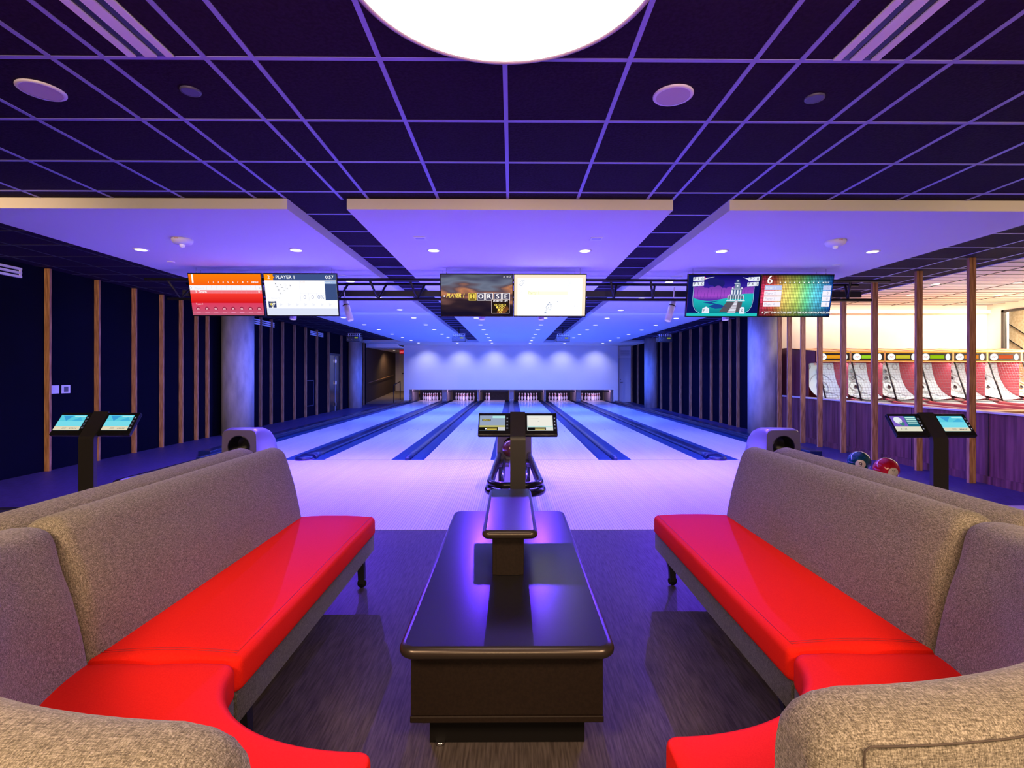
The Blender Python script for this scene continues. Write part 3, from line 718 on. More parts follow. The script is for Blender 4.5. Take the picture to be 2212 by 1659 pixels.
MB().box((-0.29, 0.15, 0.0), (0.29, 1.67, 0.13), mat('plinth_black', (0.006, 0.005, 0.005), 0.7, spec=0.1)).build('plinth', None, t)
MB().lathe([(0.018, 0.0), (0.018, 0.012)], M_chrome, (-0.25, 0.145, 0), 12).build('levelling_foot', None, t)
MB().box((-0.075, 0.66, 0.427), (0.075, 1.42, 0.625), M_body, 0.004).box((-0.055, 0.655, 0.43), (0.055, 0.662, 0.62), M_body).build('riser', None, t)
m = MB(); rounded_top(0.258, 0.88, 0.662, 0.040, 0.035, M_table, M_bronze, m); m.xf(Matrix.Translation((0.008, 0.57, 0))); m.build('raised_shelf', None, t)

# ------------------------------------------------------------------ sofas
def path_pts(kind, L1, r, L2):
    """front edge of the sofa; returns list of (pos, outward normal); local: straight along -Y from (0,0), arc, then +X"""
    out = []
    if kind == 'straight':
        n = 10
        for k in range(n+1): out.append((Vector((0, -L1*k/n, 0)), Vector((-1, 0, 0))))
    else:
        ax, by = r; n = 24      # elliptical inner corner
        for k in range(n+1):
            a = PI+PI/2*k/n; nv = Vector((math.cos(a)/ax, math.sin(a)/by, 0)).normalized()
            out.append((Vector((ax+ax*math.cos(a), -L1+by*math.sin(a), 0)), nv))
        for k in range(1, 3): out.append((Vector((ax+L2*k/2, -L1-by, 0)), Vector((0, -1, 0))))
    return out
def sweep(path, prof, m, mirror=1, inset=0.03, taper=0.0, einset=None):
    cen = Vector((sum(p[0] for p in prof)/len(prof), sum(p[1] for p in prof)/len(prof)))
    cum = [0.0]
    for (p, n), (q, k) in zip(path, path[1:]): cum.append(cum[-1]+(q-p).length)
    LT = cum[-1]
    def at(l):
        for i in range(len(cum)-1):
            if l <= cum[i+1] or i == len(cum)-2:
                t = (l-cum[i])/(cum[i+1]-cum[i]); return path[i][0].lerp(path[i+1][0], t), path[i][1].lerp(path[i+1][1], t).normalized()
    ends = ((0.0, 1.0), (0.08, 0.62), (0.25, 0.32), (0.5, 0.12), (0.9, 0.0))
    i0 = einset if einset else inset
    ls = [(d*i0, k*i0) for d, k in ends]+[(l, 0) for l in cum if i0 < l < LT-inset]+[(LT-d*inset, k*inset) for d, k in ends[::-1]]
    st = [(*at(l), ins, l) for l, ins in ls]
    rings = []
    for p, n, ins, l in st:
        ring = []; sc_ = 1-taper*l/LT
        for o, z in prof:
            v = Vector((o, z)); d = cen-v; L = d.length
            v2 = v+d*(min(ins, L*0.8)/L) if L > 1e-6 else v
            q = p+n*v2.x*sc_; ring.append((q.x*mirror, q.y, v2.y))
        rings.append(ring)
    return MB().loft(rings, m)
def rr(x0, z0, x1, z1, r, n=5, crown=0.0, nx=6):
    pts = []
    for cx, cz, a0 in ((x1-r, z0+r, 1.5*PI), (x1-r, z1-r, 0), (x0+r, z1-r, PI/2), (x0+r, z0+r, PI)):
        for k in range(n+1):
            a = a0+PI/2*k/n; pts.append((cx+r*math.cos(a), cz+r*math.sin(a)))
        if a0 == 0 and crown:
            for k in range(1, nx): u = k/nx; pts.append((x1-r+(x0+r-x1+r)*u, z1+crown*math.sin(PI*u)))
    return pts
SEAT = rr(0.0, 0.322, 0.53, 0.442, 0.028, crown=0.012)
BASE = rr(0.012, 0.215, 0.56, 0.325, 0.012)
def spline(pts, n=5):
    out = []; k = len(pts)
    for i in range(k-1):
        p0, p1, p2, p3 = pts[max(i-1, 0)], pts[i], pts[i+1], pts[min(i+2, k-1)]
        for j in range(n):
            t = j/n; out.append(tuple(0.5*((2*p1[a])+(-p0[a]+p2[a])*t+(2*p0[a]-5*p1[a]+4*p2[a]-p3[a])*t*t+(-p0[a]+3*p1[a]-3*p2[a]+p3[a])*t**3) for a in (0, 1)))
    out.append(pts[-1]); return out
BACK = spline([(0.475, 0.40), (0.490, 0.50), (0.520, 0.66), (0.560, 0.79), (0.592, 0.868), (0.640, 0.900), (0.700, 0.892), (0.735, 0.86), (0.742, 0.78), (0.742, 0.5), (0.742, 0.23)])+[(0.56, 0.21), (0.50, 0.24)]
BACK2 = spline([(0.475, 0.40), (0.490, 0.50), (0.520, 0.66), (0.560, 0.79), (0.588, 0.866), (0.618, 0.893), (0.660, 0.899), (0.705, 0.893), (0.728, 0.880), (0.738, 0.86), (0.742, 0.78), (0.742, 0.5), (0.742, 0.23)])+[(0.56, 0.21), (0.50, 0.24)]
def sofa(x, y, mirror, L1, lb, tp=0.11, r=(0.525, 0.385), L2=0.02, rz=0):
    t = thing('sofa', lb, 'sofa', (x, y, 0), rz, 'modular sofas around the table')
    S = path_pts('straight', L1, r, L2); C = path_pts('corner', L1+0.012, r, L2)
    C2 = [(p.copy(), n) for p, n in C]
    sweep(S, SEAT, M_red, mirror, 0.03).build('seat_cushion', None, t)
    sweep(C, [(a, b-0.004) for a, b in SEAT], M_red, mirror, 0.035, tp).build('corner_seat_cushion', None, t)
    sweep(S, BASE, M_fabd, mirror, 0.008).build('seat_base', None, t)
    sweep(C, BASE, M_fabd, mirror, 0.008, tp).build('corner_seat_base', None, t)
    sweep(S, BACK, M_fab, mirror, 0.055).build('backrest', None, t)
    sweep(C[:-2], BACK2, M_fab, mirror, 0.06, tp, 0.035).build('corner_backrest', None, t)
    # stitched seams
    def seam(pts, o, z, m_, nm, rad=0.0022):
        kk = tp if len(pts) > 15 else 0
        MB().tube([((p+n*o*(1-kk*min(1, i_/22))).x*mirror, (p+n*o*(1-kk*min(1, i_/22))).y, z) for i_, (p, n) in enumerate(pts)], rad, m_, 6).build(nm, None, t)
    seam(S[:-1]+[(S[-1][0]+Vector((0, 0.03, 0)), S[-1][1])], 0.030, 0.4425, M_redseam, 'seat_seam', 0.0014)
    e = -L1+0.035
    MB().tube([(-mirror*o, e, 0.4425+0.012*math.sin(PI*(o-0.028)/0.474)) for o in [0.03+0.46*k/10 for k in range(11)]], 0.0014, M_redseam, 6).build('end_seam', None, t)
    MB().tube([(-mirror*o, e+0.012, 0.4425+0.012*math.sin(PI*(o-0.028)/0.474)) for o in [0.03+0.46*k/10 for k in range(11)]], 0.0014, M_redseam, 6).build('end_seam', None, t)
    sp = []
    for i_, (p, n) in enumerate(C[1:-3]): sp.append(((p+n*0.739*(1-tp*(i_+1)/24)).x*mirror, (p+n*0.739*(1-tp*(i_+1)/24)).y, 0.876))
    lp = sp[-1]; sp += [(lp[0]+mirror*0.006, lp[1]+0.002, 0.868), (lp[0]+mirror*0.008, lp[1]+0.002, 0.80), (lp[0]+mirror*0.008, lp[1]+0.002, 0.30)]
    MB().tube(sp, 0.0014, M_fabseam, 6).build('back_seam', None, t)
    # caster legs
    for (lx, ly) in ((0.09, -0.07), (0.46, -0.07), (0.07, -L1*0.92), (0.46, -L1*0.92)):
        l = MB(); l.box((-0.035, -0.02, 0.195), (0.035, 0.02, 0.222), M_bmetal)
        l.loft([[(-0.032, -0.020, 0.20), (0.032, -0.020, 0.20), (0.032, 0.020, 0.20), (-0.032, 0.020, 0.20)], [(-0.006, -0.018, 0.11), (0.036, -0.018, 0.11), (0.036, 0.018, 0.11), (-0.006, 0.018, 0.11)], [(0.000, -0.018, 0.03), (0.036, -0.018, 0.03), (0.036, 0.018, 0.03), (0.000, 0.018, 0.03)]], M_bmetal, smooth=False)
        l.lathe([(0.0, -0.014), (0.026, -0.014), (0.030, 0), (0.026, 0.014), (0, 0.014)], M_black, (0.018, 0, 0.031), 18, 'y')
        l.xf(Matrix.Translation((-lx*mirror, ly, 0))).build('leg', None, t)
    for a in (PI+0.45, PI+1.2):
        px, py = (r[0]+math.cos(a)*(r[0]+0.1)), (-L1+math.sin(a)*(r[1]+0.1))
        MB().tube([(px*mirror, py, 0.0), (px*mirror, py, 0.216)], 0.018, M_bmetal).build('leg', None, t)
    return t
sofa(-0.892, 3.40, 1, 1.70, 'taupe curved sofa with red vinyl seats left of the low table', tp=0.06)
sofa(0.945, 3.43, -1, 1.68, 'taupe curved sofa with red vinyl seats right of the low table')
# sofas standing back to back with them
sofa(-2.40, 3.38, -1, 1.72, 'taupe sofa standing back to back behind the left sofa')
sofa(2.455, 3.41, 1, 1.70, 'taupe sofa standing back to back behind the right sofa')

# ------------------------------------------------------------------ truss, televisions, spot heads
t = thing('lighting_truss', 'long black open truss hung from the ceiling carrying the screens', 'truss', (0, 7.1, 2.53))
MB().tube([(-4.95, -0.12, 0.125), (5.15, -0.12, 0.125)], 0.020).build('upper_rail', M_bmetal, t)
MB().tube([(-4.6, 0.22, 0.125), (4.95, 0.22, 0.125)], 0.020).build('upper_rail', M_bmetal, t)
MB().tube([(-4.75, 0.05, -0.115), (5.02, 0.05, -0.115)], 0.020).build('lower_rail', M_bmetal, t)
MB().box((-4.7, 0.28, -0.04), (5.04, 0.31, 0.045)).build('cable_duct', M_bmetal, t)
x = -4.62
while x < 4.9:
    MB().tube([(x-0.03, -0.12, 0.125), (x+0.045, 0.05, -0.115), (x+0.12, 0.22, 0.125)], 0.016, M_bmetal, 8).build('web_brace', None, t); x += 0.545
for x in (-4.2, -2.4, -0.93, 0.86, 2.4, 4.15):
    MB().tube([(x, -0.12, 0.13), (x, -0.12, ZS-2.53)], 0.004).build('hanger', M_chrome, t)

def ramp_mat(name, stops, axis='v', k=1.0, extra=None):
    m, N, L, b = _new(name); b.inputs['Base Color'].default_value = (0, 0, 0, 1); b.inputs['Specular IOR Level'].default_value = 0
    t = N.new('ShaderNodeTexCoord'); s = N.new('ShaderNodeSeparateXYZ'); L.new(t.outputs['UV'], s.inputs[0])
    r = N.new('ShaderNodeValToRGB'); e = r.color_ramp.elements; e[0].position = stops[0][0]; e[0].color = (*s2l(stops[0][1]), 1); e[1].position = stops[-1][0]; e[1].color = (*s2l(stops[-1][1]), 1)
    for p, c in stops[1:-1]: q = e.new(p); q.color = (*s2l(c), 1)
    src = s.outputs['Y' if axis == 'v' else 'X']
    if extra == 'blur':
        n = N.new('ShaderNodeTexNoise'); n.inputs['Scale'].default_value = 2.2; n.inputs['Detail'].default_value = 1
        mp = N.new('ShaderNodeMapping'); mp.inputs['Scale'].default_value = (1.0, 2.2, 1); L.new(t.outputs['UV'], mp.inputs[0]); L.new(mp.outputs[0], n.inputs['Vector'])
        a = N.new('ShaderNodeMath'); a.operation = 'MULTIPLY_ADD'; a.inputs[1].default_value = 0.9; L.new(n.outputs['Fac'], a.inputs[0])
        a2 = N.new('ShaderNodeMath'); a2.operation = 'SUBTRACT'; a2.inputs[1].default_value = 0.45; L.new(src, a2.inputs[0]); L.new(a2.outputs[0], a.inputs[2]); src = a.outputs[0]
    L.new(src, r.inputs[0]); col = r.outputs[0]
    if extra == 'dots':
        prod = None
        for ax, cnt in (('X', 46.0), ('Y', 27.0)):
            a = N.new('ShaderNodeMath'); a.operation = 'MULTIPLY'; a.inputs[1].default_value = cnt*2*PI; L.new(s.outputs[ax], a.inputs[0])
            c_ = N.new('ShaderNodeMath'); c_.operation = 'COSINE'; L.new(a.outputs[0], c_.inputs[0])
            h = N.new('ShaderNodeMath'); h.operation = 'MULTIPLY_ADD'; h.inputs[1].default_value = 0.32; h.inputs[2].default_value = 0.68; L.new(c_.outputs[0], h.inputs[0])
            if prod is None: prod = h
            else:
                p2 = N.new('ShaderNodeMath'); p2.operation = 'MULTIPLY'; L.new(prod.outputs[0], p2.inputs[0]); L.new(h.outputs[0], p2.inputs[1]); prod = p2
        # brighter middle band, dim top and bottom
        yr = N.new('ShaderNodeValToRGB'); ye = yr.color_ramp.elements; ye[0].position = 0; ye[0].color = (.15, .15, .15, 1); ye[1].position = 1; ye[1].color = (.12, .12, .12, 1)
        for p, v in ((.25, .8), (.5, 1.3), (.7, 1.0)): q = ye.new(p); q.color = (v, v, v, 1)
        L.new(s.outputs['Y'], yr.inputs[0])
        p3 = N.new('ShaderNodeMath'); p3.operation = 'MULTIPLY'; L.new(prod.outputs[0], p3.inputs[0]); L.new(yr.outputs[0], p3.inputs[1])
        vm = N.new('ShaderNodeVectorMath'); vm.operation = 'SCALE'; L.new(col, vm.inputs[0]); L.new(p3.outputs[0], vm.inputs['Scale']); col = vm.outputs[0]; k *= 1.7
    L.new(col, b.inputs['Emission Color']); b.inputs['Emission Strength'].default_value = k
    return m
def tri(f, u, v, s, cols, l, ring=False, rows_=4):
    """inverted triangle of ten dots"""
    i = 0
    for r_ in range(rows_):
        n = rows_-r_
        for k in range(n):
            cu = u+(k-(n-1)/2)*s*1.05; cv = v-r_*s*1.5
            c_ = cols[i % len(cols)]; i += 1
            if ring: f.disc(cu, cv, s*0.42, c_, l, 14, rin=s*0.24)
            else: f.disc(cu, cv, s*0.42, c_, l, 14)
W_ = glow((255, 255, 255), 1.0)
def scr_scores(f):
    f.rect(0, .73, 1, 1, ramp_mat('scr_orange', [(0.7, (250, 90, 20)), (1.0, (255, 130, 10))]), 0)
    f.rect(0, .61, 1, .73, glow((250, 248, 252)), 0); f.rect(0, .53, 1, .61, glow((245, 120, 130)), 0)
    f.rect(0, .30, 1, .53, ramp_mat('scr_red', [(0.30, (215, 20, 25)), (0.53, (250, 60, 50))]), 0)
    f.rect(0, 0, 1, .30, ramp_mat('scr_pink', [(0.0, (190, 90, 120)), (0.30, (225, 60, 95))]), 0)
    f.text('1', .045, .79, .16, W_, 2, bold=.003)
    for k in range(10): f.text(str(k+1), .27+k*.068, .785, .034, W_, 2, align='c', bold=.001)
    f.text('MAX', .93, .785, .030, W_, 2, align='c', bold=.001)
    for k in range(11): f.rect(.235+k*.0685, .53, .2365+k*.0685, .73, glow((220, 170, 180)), 1)
    f.text('1 Team', .08, .545, .050, W_, 2, bold=.001); f.text('0', .95, .55, .045, W_, 2)
    f.text('Player 1', .07, .635, .038, glow((225, 222, 240)), 1); f.line((.025, .67), (.012, .70), .006, glow((90, 110, 170)), 2); f.line((.012, .64), (.025, .67), .006, glow((90, 110, 170)), 2); 
    f.text('0', .965, .64, .03, glow((160, 160, 190)), 1); f.text('Team 1', .06, .255, .032, glow((250, 220, 225)), 2)
    for k in range(8):
        u = .085+k*.122; f.disc(u, .155, .029, glow((120, 10, 50)), 1, 20, rin=.022, a0=-.6, a1=PI+.6); f.text('0%', u, .14, .026, W_, 2, align='c'); 
        f.rect(u-.03, .065, u+.03, .078, glow((245, 150, 200)) if k in (4, 5) else glow((225, 130, 160)), 1)
    f.rect(.0, .060, 1, .064, glow((235, 150, 180)), 1)
def scr_player(f):
    f.rect(0, 0, 1, 1, glow((222, 228, 248)), 0); f.rect(0, .17, 1, .85, glow((252, 252, 255), 1.1), 1)
    f.rect(0, .85, 1, 1, glow((62, 82, 135)), 2); f.rect(0, .85, .125, 1, glow((255, 150, 20)), 3)
    f.poly([(.125, .90), (.145, .925), (.125, .95)], glow((255, 150, 20)), 3)
    f.text('2', .065, .89, .065, W_, 4, align='c', bold=.001); f.text('PLAYER 1', .165, .892, .062, W_, 4, bold=.0012); f.text('0:57', .965, .892, .062, W_, 4, align='r', bold=.0012)
    g_ = glow((214, 218, 232)); 
    f.rect(.485, .36, .488, .83, g_, 2); f.rect(.488, .53, .835, .534, g_, 2); f.rect(.60, .36, .603, .53, g_, 2); f.rect(.71, .36, .713, .53, g_, 2); f.rect(.0, .355, 1, .358, g_, 2)
    f.text('0', .545, .40, .075, glow((185, 188, 215)), 2, align='c'); f.text('0', .655, .40, .075, glow((185, 188, 215)), 2, align='c'); f.text('0%', .77, .40, .075, glow((150, 165, 205)), 2, align='c')
    f.rect(.835, .37, 1, .77, glow((60, 80, 130)), 2); f.rect(.835, .77, 1, .84, glow((165, 190, 230)), 2); f.text('PLAYER 1', .845, .785, .022, W_, 3)
    f.text('PLAYER 1', .50, .80, .018, glow((235, 190, 170)), 2)
    for k, (u, v) in enumerate([(.15, .77), (.215, .75), (.285, .74), (.355, .72), (.17, .70), (.24, .68), (.31, .66), (.19, .62), (.265, .60), (.215, .53)]):
        f.disc(u, v, .006, glow((70, 75, 100)), 2, 8); f.disc(u, v, .022, glow((232, 234, 244)), 1.5, 14, rin=.018)
    f.rect(.03, .19, .14, .345, glow((48, 62, 110)), 3); f.text('2  TARGET', .04, .325, .016, W_, 4)
    tri(f, .085, .29, .020, [glow((255, 250, 235)), glow((240, 225, 90)), glow((255, 250, 235))], 4)
    for k in range(7): f.disc(.20+k*.115, .26, .03, glow((240, 242, 250)), 2, 3)
    f.text('RESULTS', .075, .40, .03, glow((222, 226, 240)), 2)
def scr_horse(f):
    f.rect(0, 0, 1, 1, ramp_mat('scr_brown', [(0.0, (22, 16, 40)), (0.30, (50, 35, 45)), (0.42, (105, 72, 70)), (0.55, (190, 125, 90)), (0.66, (95, 75, 85)), (0.80, (110, 118, 140)), (1.0, (70, 70, 95))], extra='blur'), 0)
    Y_ = glow((255, 225, 95), 1.05); Wt = glow((255, 250, 255), 1.05)
    f.disc(.045, .475, .012, Wt, 2, 5); f.text('PLAYER 1', .075, .445, .075, Y_, 2, shear=.2, bold=.002, sx=.78)
    for k, ch in enumerate('HORSE'):
        u0 = .385+k*.118
        f.rect(u0+.008, .385, u0+.100, .545, glow((120, 100, 40) if k == 0 else (80, 75, 100)), 1); f.frame(u0, .37, u0+.108, .56, .008, Y_ if k == 0 else Wt, 3)
        f.text(ch, u0+.054, .42, .085, Y_ if k == 0 else Wt, 3, align='c', bold=.004)
    f.rect(.71, .06, .955, .40, glow((35, 25, 22)), 4); f.frame(.705, .055, .96, .405, .005, glow((235, 215, 215)), 5)
    f.poly([(.78, .07), (.90, .07), (.95, .16), (.93, .25), (.80, .2)], ramp_mat('scr_amber', [(0.05, (150, 90, 45)), (0.28, (50, 33, 25))]), 4.5)
    f.text('PLAYER UP!', .83, .335, .044, Wt, 6, shear=.2, align='c', bold=.001, sx=.85)
    tri(f, .83, .265, .040, [Y_], 6, ring=True); f.disc(.79, .205, .015, Y_, 6); f.disc(.81, .145, .015, Y_, 6)
    f.disc(.885, .945, .010, Wt, 2, 14, rin=.007); f.text('0:57', .92, .93, .034, Wt, 2)
def scr_music(f):
    f.rect(0, 0, 1, 1, glow((255, 232, 205), 1.05), 0); f.rect(.045, 0, .955, .915, glow((255, 255, 255), 1.25), 1)
    g_ = glow((135, 150, 185)); p_ = glow((225, 232, 240))
    f.rect(.20, .51, .75, .60, glow((255, 255, 225), 1.1), 2); f.text('Party 1', .195, .53, .055, glow((232, 238, 170)), 3)
    pts = [(.075, .76), (.085, .83), (.11, .87), (.14, .865), (.135, .81), (.115, .765), (.10, .73)]
    for a, b_ in zip(pts, pts[1:]+pts[:1]): f.line(a, b_, .004, g_, 3)
    f.line((.09, .78), (.125, .84), .003, g_, 3); f.line((.10, .73), (.085, .76), .004, g_, 3)
    f.line((.475, .16), (.495, .28), .004, g_, 3); f.line((.53, .30), (.515, .19), .004, g_, 3); f.line((.475, .26), (.50, .34), .006, g_, 3); f.line((.445, .10), (.46, .2), .004, g_, 3); f.line((.445, .20), (.50, .34), .006, g_, 3)
    f.disc(.44, .085, .016, g_, 3, 12, sy=.9); f.disc(.505, .15, .013, p_, 3, 12); f.line((.50, .34), (.52, .17), .004, g_, 3)
    f.disc(.74, .80, .045, p_, 3, 18, rin=.040); f.disc(.61, .35, .006, g_, 3, 8); f.line((.62, .30), (.635, .22), .002, p_, 3)
    for u, v in ((.10, .55), (.87, .23)):
        for k in range(6): a = k*PI/3+.2; f.line((u+.012*math.cos(a), v+.02*math.sin(a)), (u+.03*math.cos(a), v+.05*math.sin(a)), .003, glow((175, 180, 205)), 3)
    f.disc(.075, .69, .012, p_, 3, 12, rin=.009)
def scr_house(f):
    f.rect(0, 0, 1, 1, ramp_mat('scr_night', [(0.45, (95, 45, 175)), (0.75, (45, 30, 150)), (1.0, (10, 8, 90))]), 0)
    Wn = glow((235, 240, 255)); vio = ramp_mat('scr_trees', [(0.40, (90, 50, 160)), (0.50, (165, 75, 205)), (0.75, (110, 60, 170))]); teal = ramp_mat('scr_teal', [(0.05, (10, 120, 135)), (0.4, (30, 185, 190))])
    nb = glow((12, 20, 95))
    for u, v, r_ in ((.32, .84, .05), (.39, .82, .06), (.46, .80, .05)): f.disc(u, v, r_, glow((30, 30, 110)), 1, 18)
    for k in range(11):
        u = .09+k*.083; f.disc(u, .58+.03*math.sin(k*2.1), .072, vio, 2, 18, sy=2.0)
    f.rect(.05, .42, .97, .55, vio, 2)
    for k in range(18): f.line((.09+k*.047, .44), (.095+k*.047, .62+.05*math.sin(k*1.7)), .003, glow((75, 40, 140)), 3)
    hill = [(.05, .05), (.05, .48)]+[(.05+.40*k/8, .46-.09*math.sin(PI*k/10)) for k in range(1, 9)]+[(.55, .44), (.64, .52), (.80, .55), (.97, .56), (.97, .05)]
    f.poly(hill, teal, 4)
    f.poly([(.22, .33), (.33, .36), (.45, .38), (.35, .33), (.50, .27), (.58, .20), (.40, .18), (.30, .24), (.38, .29)], glow((25, 70, 150)), 5)
    f.poly([(.56, .36), (.78, .36), (.76, .10), (.46, .10)], glow((90, 85, 95)), 5)
    # pale many windowed house on its hill
    f.rect(.56, .42, .80, .50, glow((90, 110, 130)), 6); f.rect(.60, .50, .76, .66, glow((70, 95, 140)), 6); f.rect(.65, .66, .73, .80, glow((120, 140, 165)), 6)
    f.poly([(.66, .80), (.72, .80), (.715, .90), (.665, .90)], glow((50, 70, 120)), 6)
    for z_ in (.37, .515, .655, .795): f.rect(.55+(z_-.37)*.22, z_, .81-(z_-.37)*.22, z_+.018, Wn, 7)
    for k in range(7): f.rect(.565+k*.036, .38, .575+k*.036, .51, Wn, 7)
    for k in range(4): f.rect(.61+k*.04, .54, .63+k*.04, .64, Wn, 7)
    f.disc(.69, .74, .012, Wn, 7, 12); f.disc(.69, .86, .010, Wn, 7, 12); f.disc(.625, .69, .016, Wn, 7, 3); f.disc(.755, .69, .016, Wn, 7, 3)
    f.poly([(.675, .38), (.715, .38), (.69, .08), (.57, .08)], glow((170, 160, 175)), 8)
    for k in range(8): v = .09+k*.037; f.rect(.585+k*.0125, v, .69-.0*k+k*.002, v+.018, Wn, 9)
    f.rect(0, .0, 1, .075, glow((35, 195, 195)), 9)
    for s_ in (0, 1):
        X = (lambda u: u) if s_ == 0 else (lambda u: 1-u)
        f.poly([(X(0), 0.075), (X(0), 1), (X(.06), 1), (X(.075), .5), (X(.09), .25), (X(.16), .075)], nb, 9.5)
        arc = [(.075, .72), (.072, .40), (.085, .25), (.12, .14), (.18, .08)]
        for a, b_ in zip(arc, arc[1:]): f.line((X(a[0]), a[1]), (X(b_[0]), b_[1]), .005, glow((170, 215, 250)), 10)
    for tx, u, v in (('P 1  0', .06, .865), ('P 3  0', .06, .74), ('P 2  0', .835, .865), ('P 4  0', .825, .74)):
        f.poly([(u, v-.01), (u+.155, v+.005), (u+.155, v+.10), (u, v+.085)], Wn, 11); f.text(tx, u+.018, v+.018, .052, glow((20, 15, 60)), 12)
    f.poly([(.215, .93), (.235, .96), (.225, .88)], glow((220, 30, 120)), 11.5); f.poly([(.22, .93), (.36, .96), (.22, .90)], Wn, 11); f.poly([(.84, .89), (.75, .95), (.84, .92)], Wn, 11)
    f.poly([(.215, .07), (.32, .07), (.315, .19), (.27, .235), (.22, .19)], Wn, 11); f.text('P 1', .235, .11, .05, glow((20, 15, 40)), 12)
    f.poly([(.745, .06), (.82, .06), (.815, .20), (.80, .225), (.765, .225), (.75, .20)], Wn, 11); f.text('0', .772, .11, .05, glow((20, 15, 40)), 12)
def scr_rainbow(f):
    f.rect(0, 0, 1, 1, ramp_mat('scr_rainbow', [(0.0, (225, 60, 110)), (0.18, (240, 110, 90)), (0.34, (255, 225, 120)), (0.52, (200, 235, 120)), (0.64, (120, 235, 170)), (0.78, (100, 210, 240)), (1.0, (20, 80, 190))], axis='u', extra='dots'), 0)
    f.text('6', .075, .80, .15, W_, 2, bold=.003)
    for k in range(10): f.rect(.25+k*.067, .815, .265+k*.067, .84, W_, 2)
    f.text('MAX', .915, .81, .03, W_, 2, align='c')
    for k in range(4):
        f.rect(.045, .64-k*.135, .29, .755-k*.135, glow((195, 205, 245)) if k == 0 else glow((252, 245, 255)), 2)
        f.text('Player %d' % (k+1), .065, .675-k*.135, .042, glow((250, 250, 255)) if k == 0 else glow((190, 185, 215)), 3)
        f.rect(.87, .64-k*.135, .985, .755-k*.135, glow((195, 205, 245)) if k == 0 else glow((252, 245, 255)), 2); f.text('0', .93, .675-k*.135, .048, glow((170, 180, 210)), 3)
    f.text('A "JIFFY" IS AN ACTUAL UNIT OF TIME FOR 1/100TH OF A SECOND', .035, .065, .040, W_, 3, shear=.15, bold=.0008, sx=.78)
TV = [(-3.752, scr_scores, 'screen with large 1 over an orange and red score table, far left'), (-2.768, scr_player, 'screen showing player one page in blue and white, left pair'),
      (-0.46, scr_horse, 'dark screen spelling HORSE in boxes, centre pair'), (0.505, scr_music, 'bright white screen with small music notes, centre pair'),
      (2.80, scr_house, 'screen showing a pale hilltop house at night, right pair'), (3.77, scr_rainbow, 'screen with rainbow dot background and number six, far right')]
for x, fn, lb in TV:
    t = thing('television', lb, 'screen', (x, 6.80, 2.42), group='six screens on the truss'); RX = Matrix.Rotation(math.radians(12), 4, 'X')
    MB().box((-.480, 0, -.282), (.480, .045, .282), M_black, .004).xf(RX).build('bezel', None, t)
    f = Flat(.940, .535, -0.0015); fn(f); f.mb.xf(RX); f.build('screen', t)
    hx = .40 if fn in (scr_player, scr_music, scr_rainbow) else -.40
    MB().tube([(hx, .0, .26), (hx, .0, ZS-2.42)], .004, M_chrome, 6).build('hanging_rod', None, t)
    MB().box((-.12, .045, -.1), (.12, .12, .1), M_bmetal).build('mount', None, t)
M_headw = mat('spot_white', (0.72, 0.70, 0.72), 0.4)
for i, x in enumerate(HEADX):
    t = thing('spot_head', 'white cylindrical spotlight hung behind the truss, ' + ['behind the first screen pair', 'just right of the first screen pair', 'below the HORSE screen', 'below the music screen', 'just left of the last screen pair', 'behind the last screen pair'][i], 'spotlight', (x, 7.36, 2.42), group='white spotlights on the truss')
    s_, dirv, ln = head_dir(x); a = Vector((-s_*0.05, 0, 0)); e_ = a+dirv*ln
    MB().tube([a, e_], 0.045, M_headw, 20).build('housing', None, t)
    MB().tube([a+dirv*0.06, a+dirv*0.075], 0.048, M_bmetal, 20).build('hinge_ring', None, t)
    MB().tube([a, (a.x, 0.0, 0.06), (a.x, -0.04, 0.20)], 0.010, M_headw, 8).build('yoke', None, t)
    t2 = MB().tube([e_+dirv*0.001, e_+dirv*0.002], 0.038, glow((190, 170, 255), 0.9), 20).build('lens', None, t)

# projectors
for i, (x, lb) in enumerate(((-4.95, 'ceiling projector farthest left'), (-1.66, 'ceiling projector in the dark ceiling gap left of centre'), (1.62, 'ceiling projector in the dark ceiling gap right of centre'), (4.83, 'ceiling projector farthest right, before the navy wall'))):
    t = thing('projector', lb, 'projector', (x, 16.1, 2.40), group='four ceiling projectors')
    MB().box((-.21, 0, 0), (.21, .34, .15), M_blackm, .01).build('body', None, t)
    MB().box((-.20, .02, .182), (.20, .32, .192), mat('mount_grey', (.3, .3, .32), .4)).box((-.18, .04, .243), (.2, .30, .253), mat('mount_grey', (.3, .3, .32), .4)).build('mount_plate', None, t)
    b = MB()
    for k in range(6): b.tube([(-.17+k*.068, .1, .15), (-.17+k*.068, .1, .245)], .01, M_plate, 8)
    b.build('bracket', None, t)
    MB().tube([(0, .17, .25), (0, .17, ZC-2.41)], .018, M_blackm).build('drop_pole', None, t)
    f = Flat(.40, .14, -0.002); f.rect(.62, .6, .88, .88, glow((150, 165, 50), .8), 0)
    for k in range(12): u = .08+random.random()*.6; f.disc(u, .12+random.random()*.7, .012, glow((110, 120, 190), .8), 0, 8)
    f.mb.xf(Matrix.Translation((0, 0, .075))); f.build('label_and_ports', t)

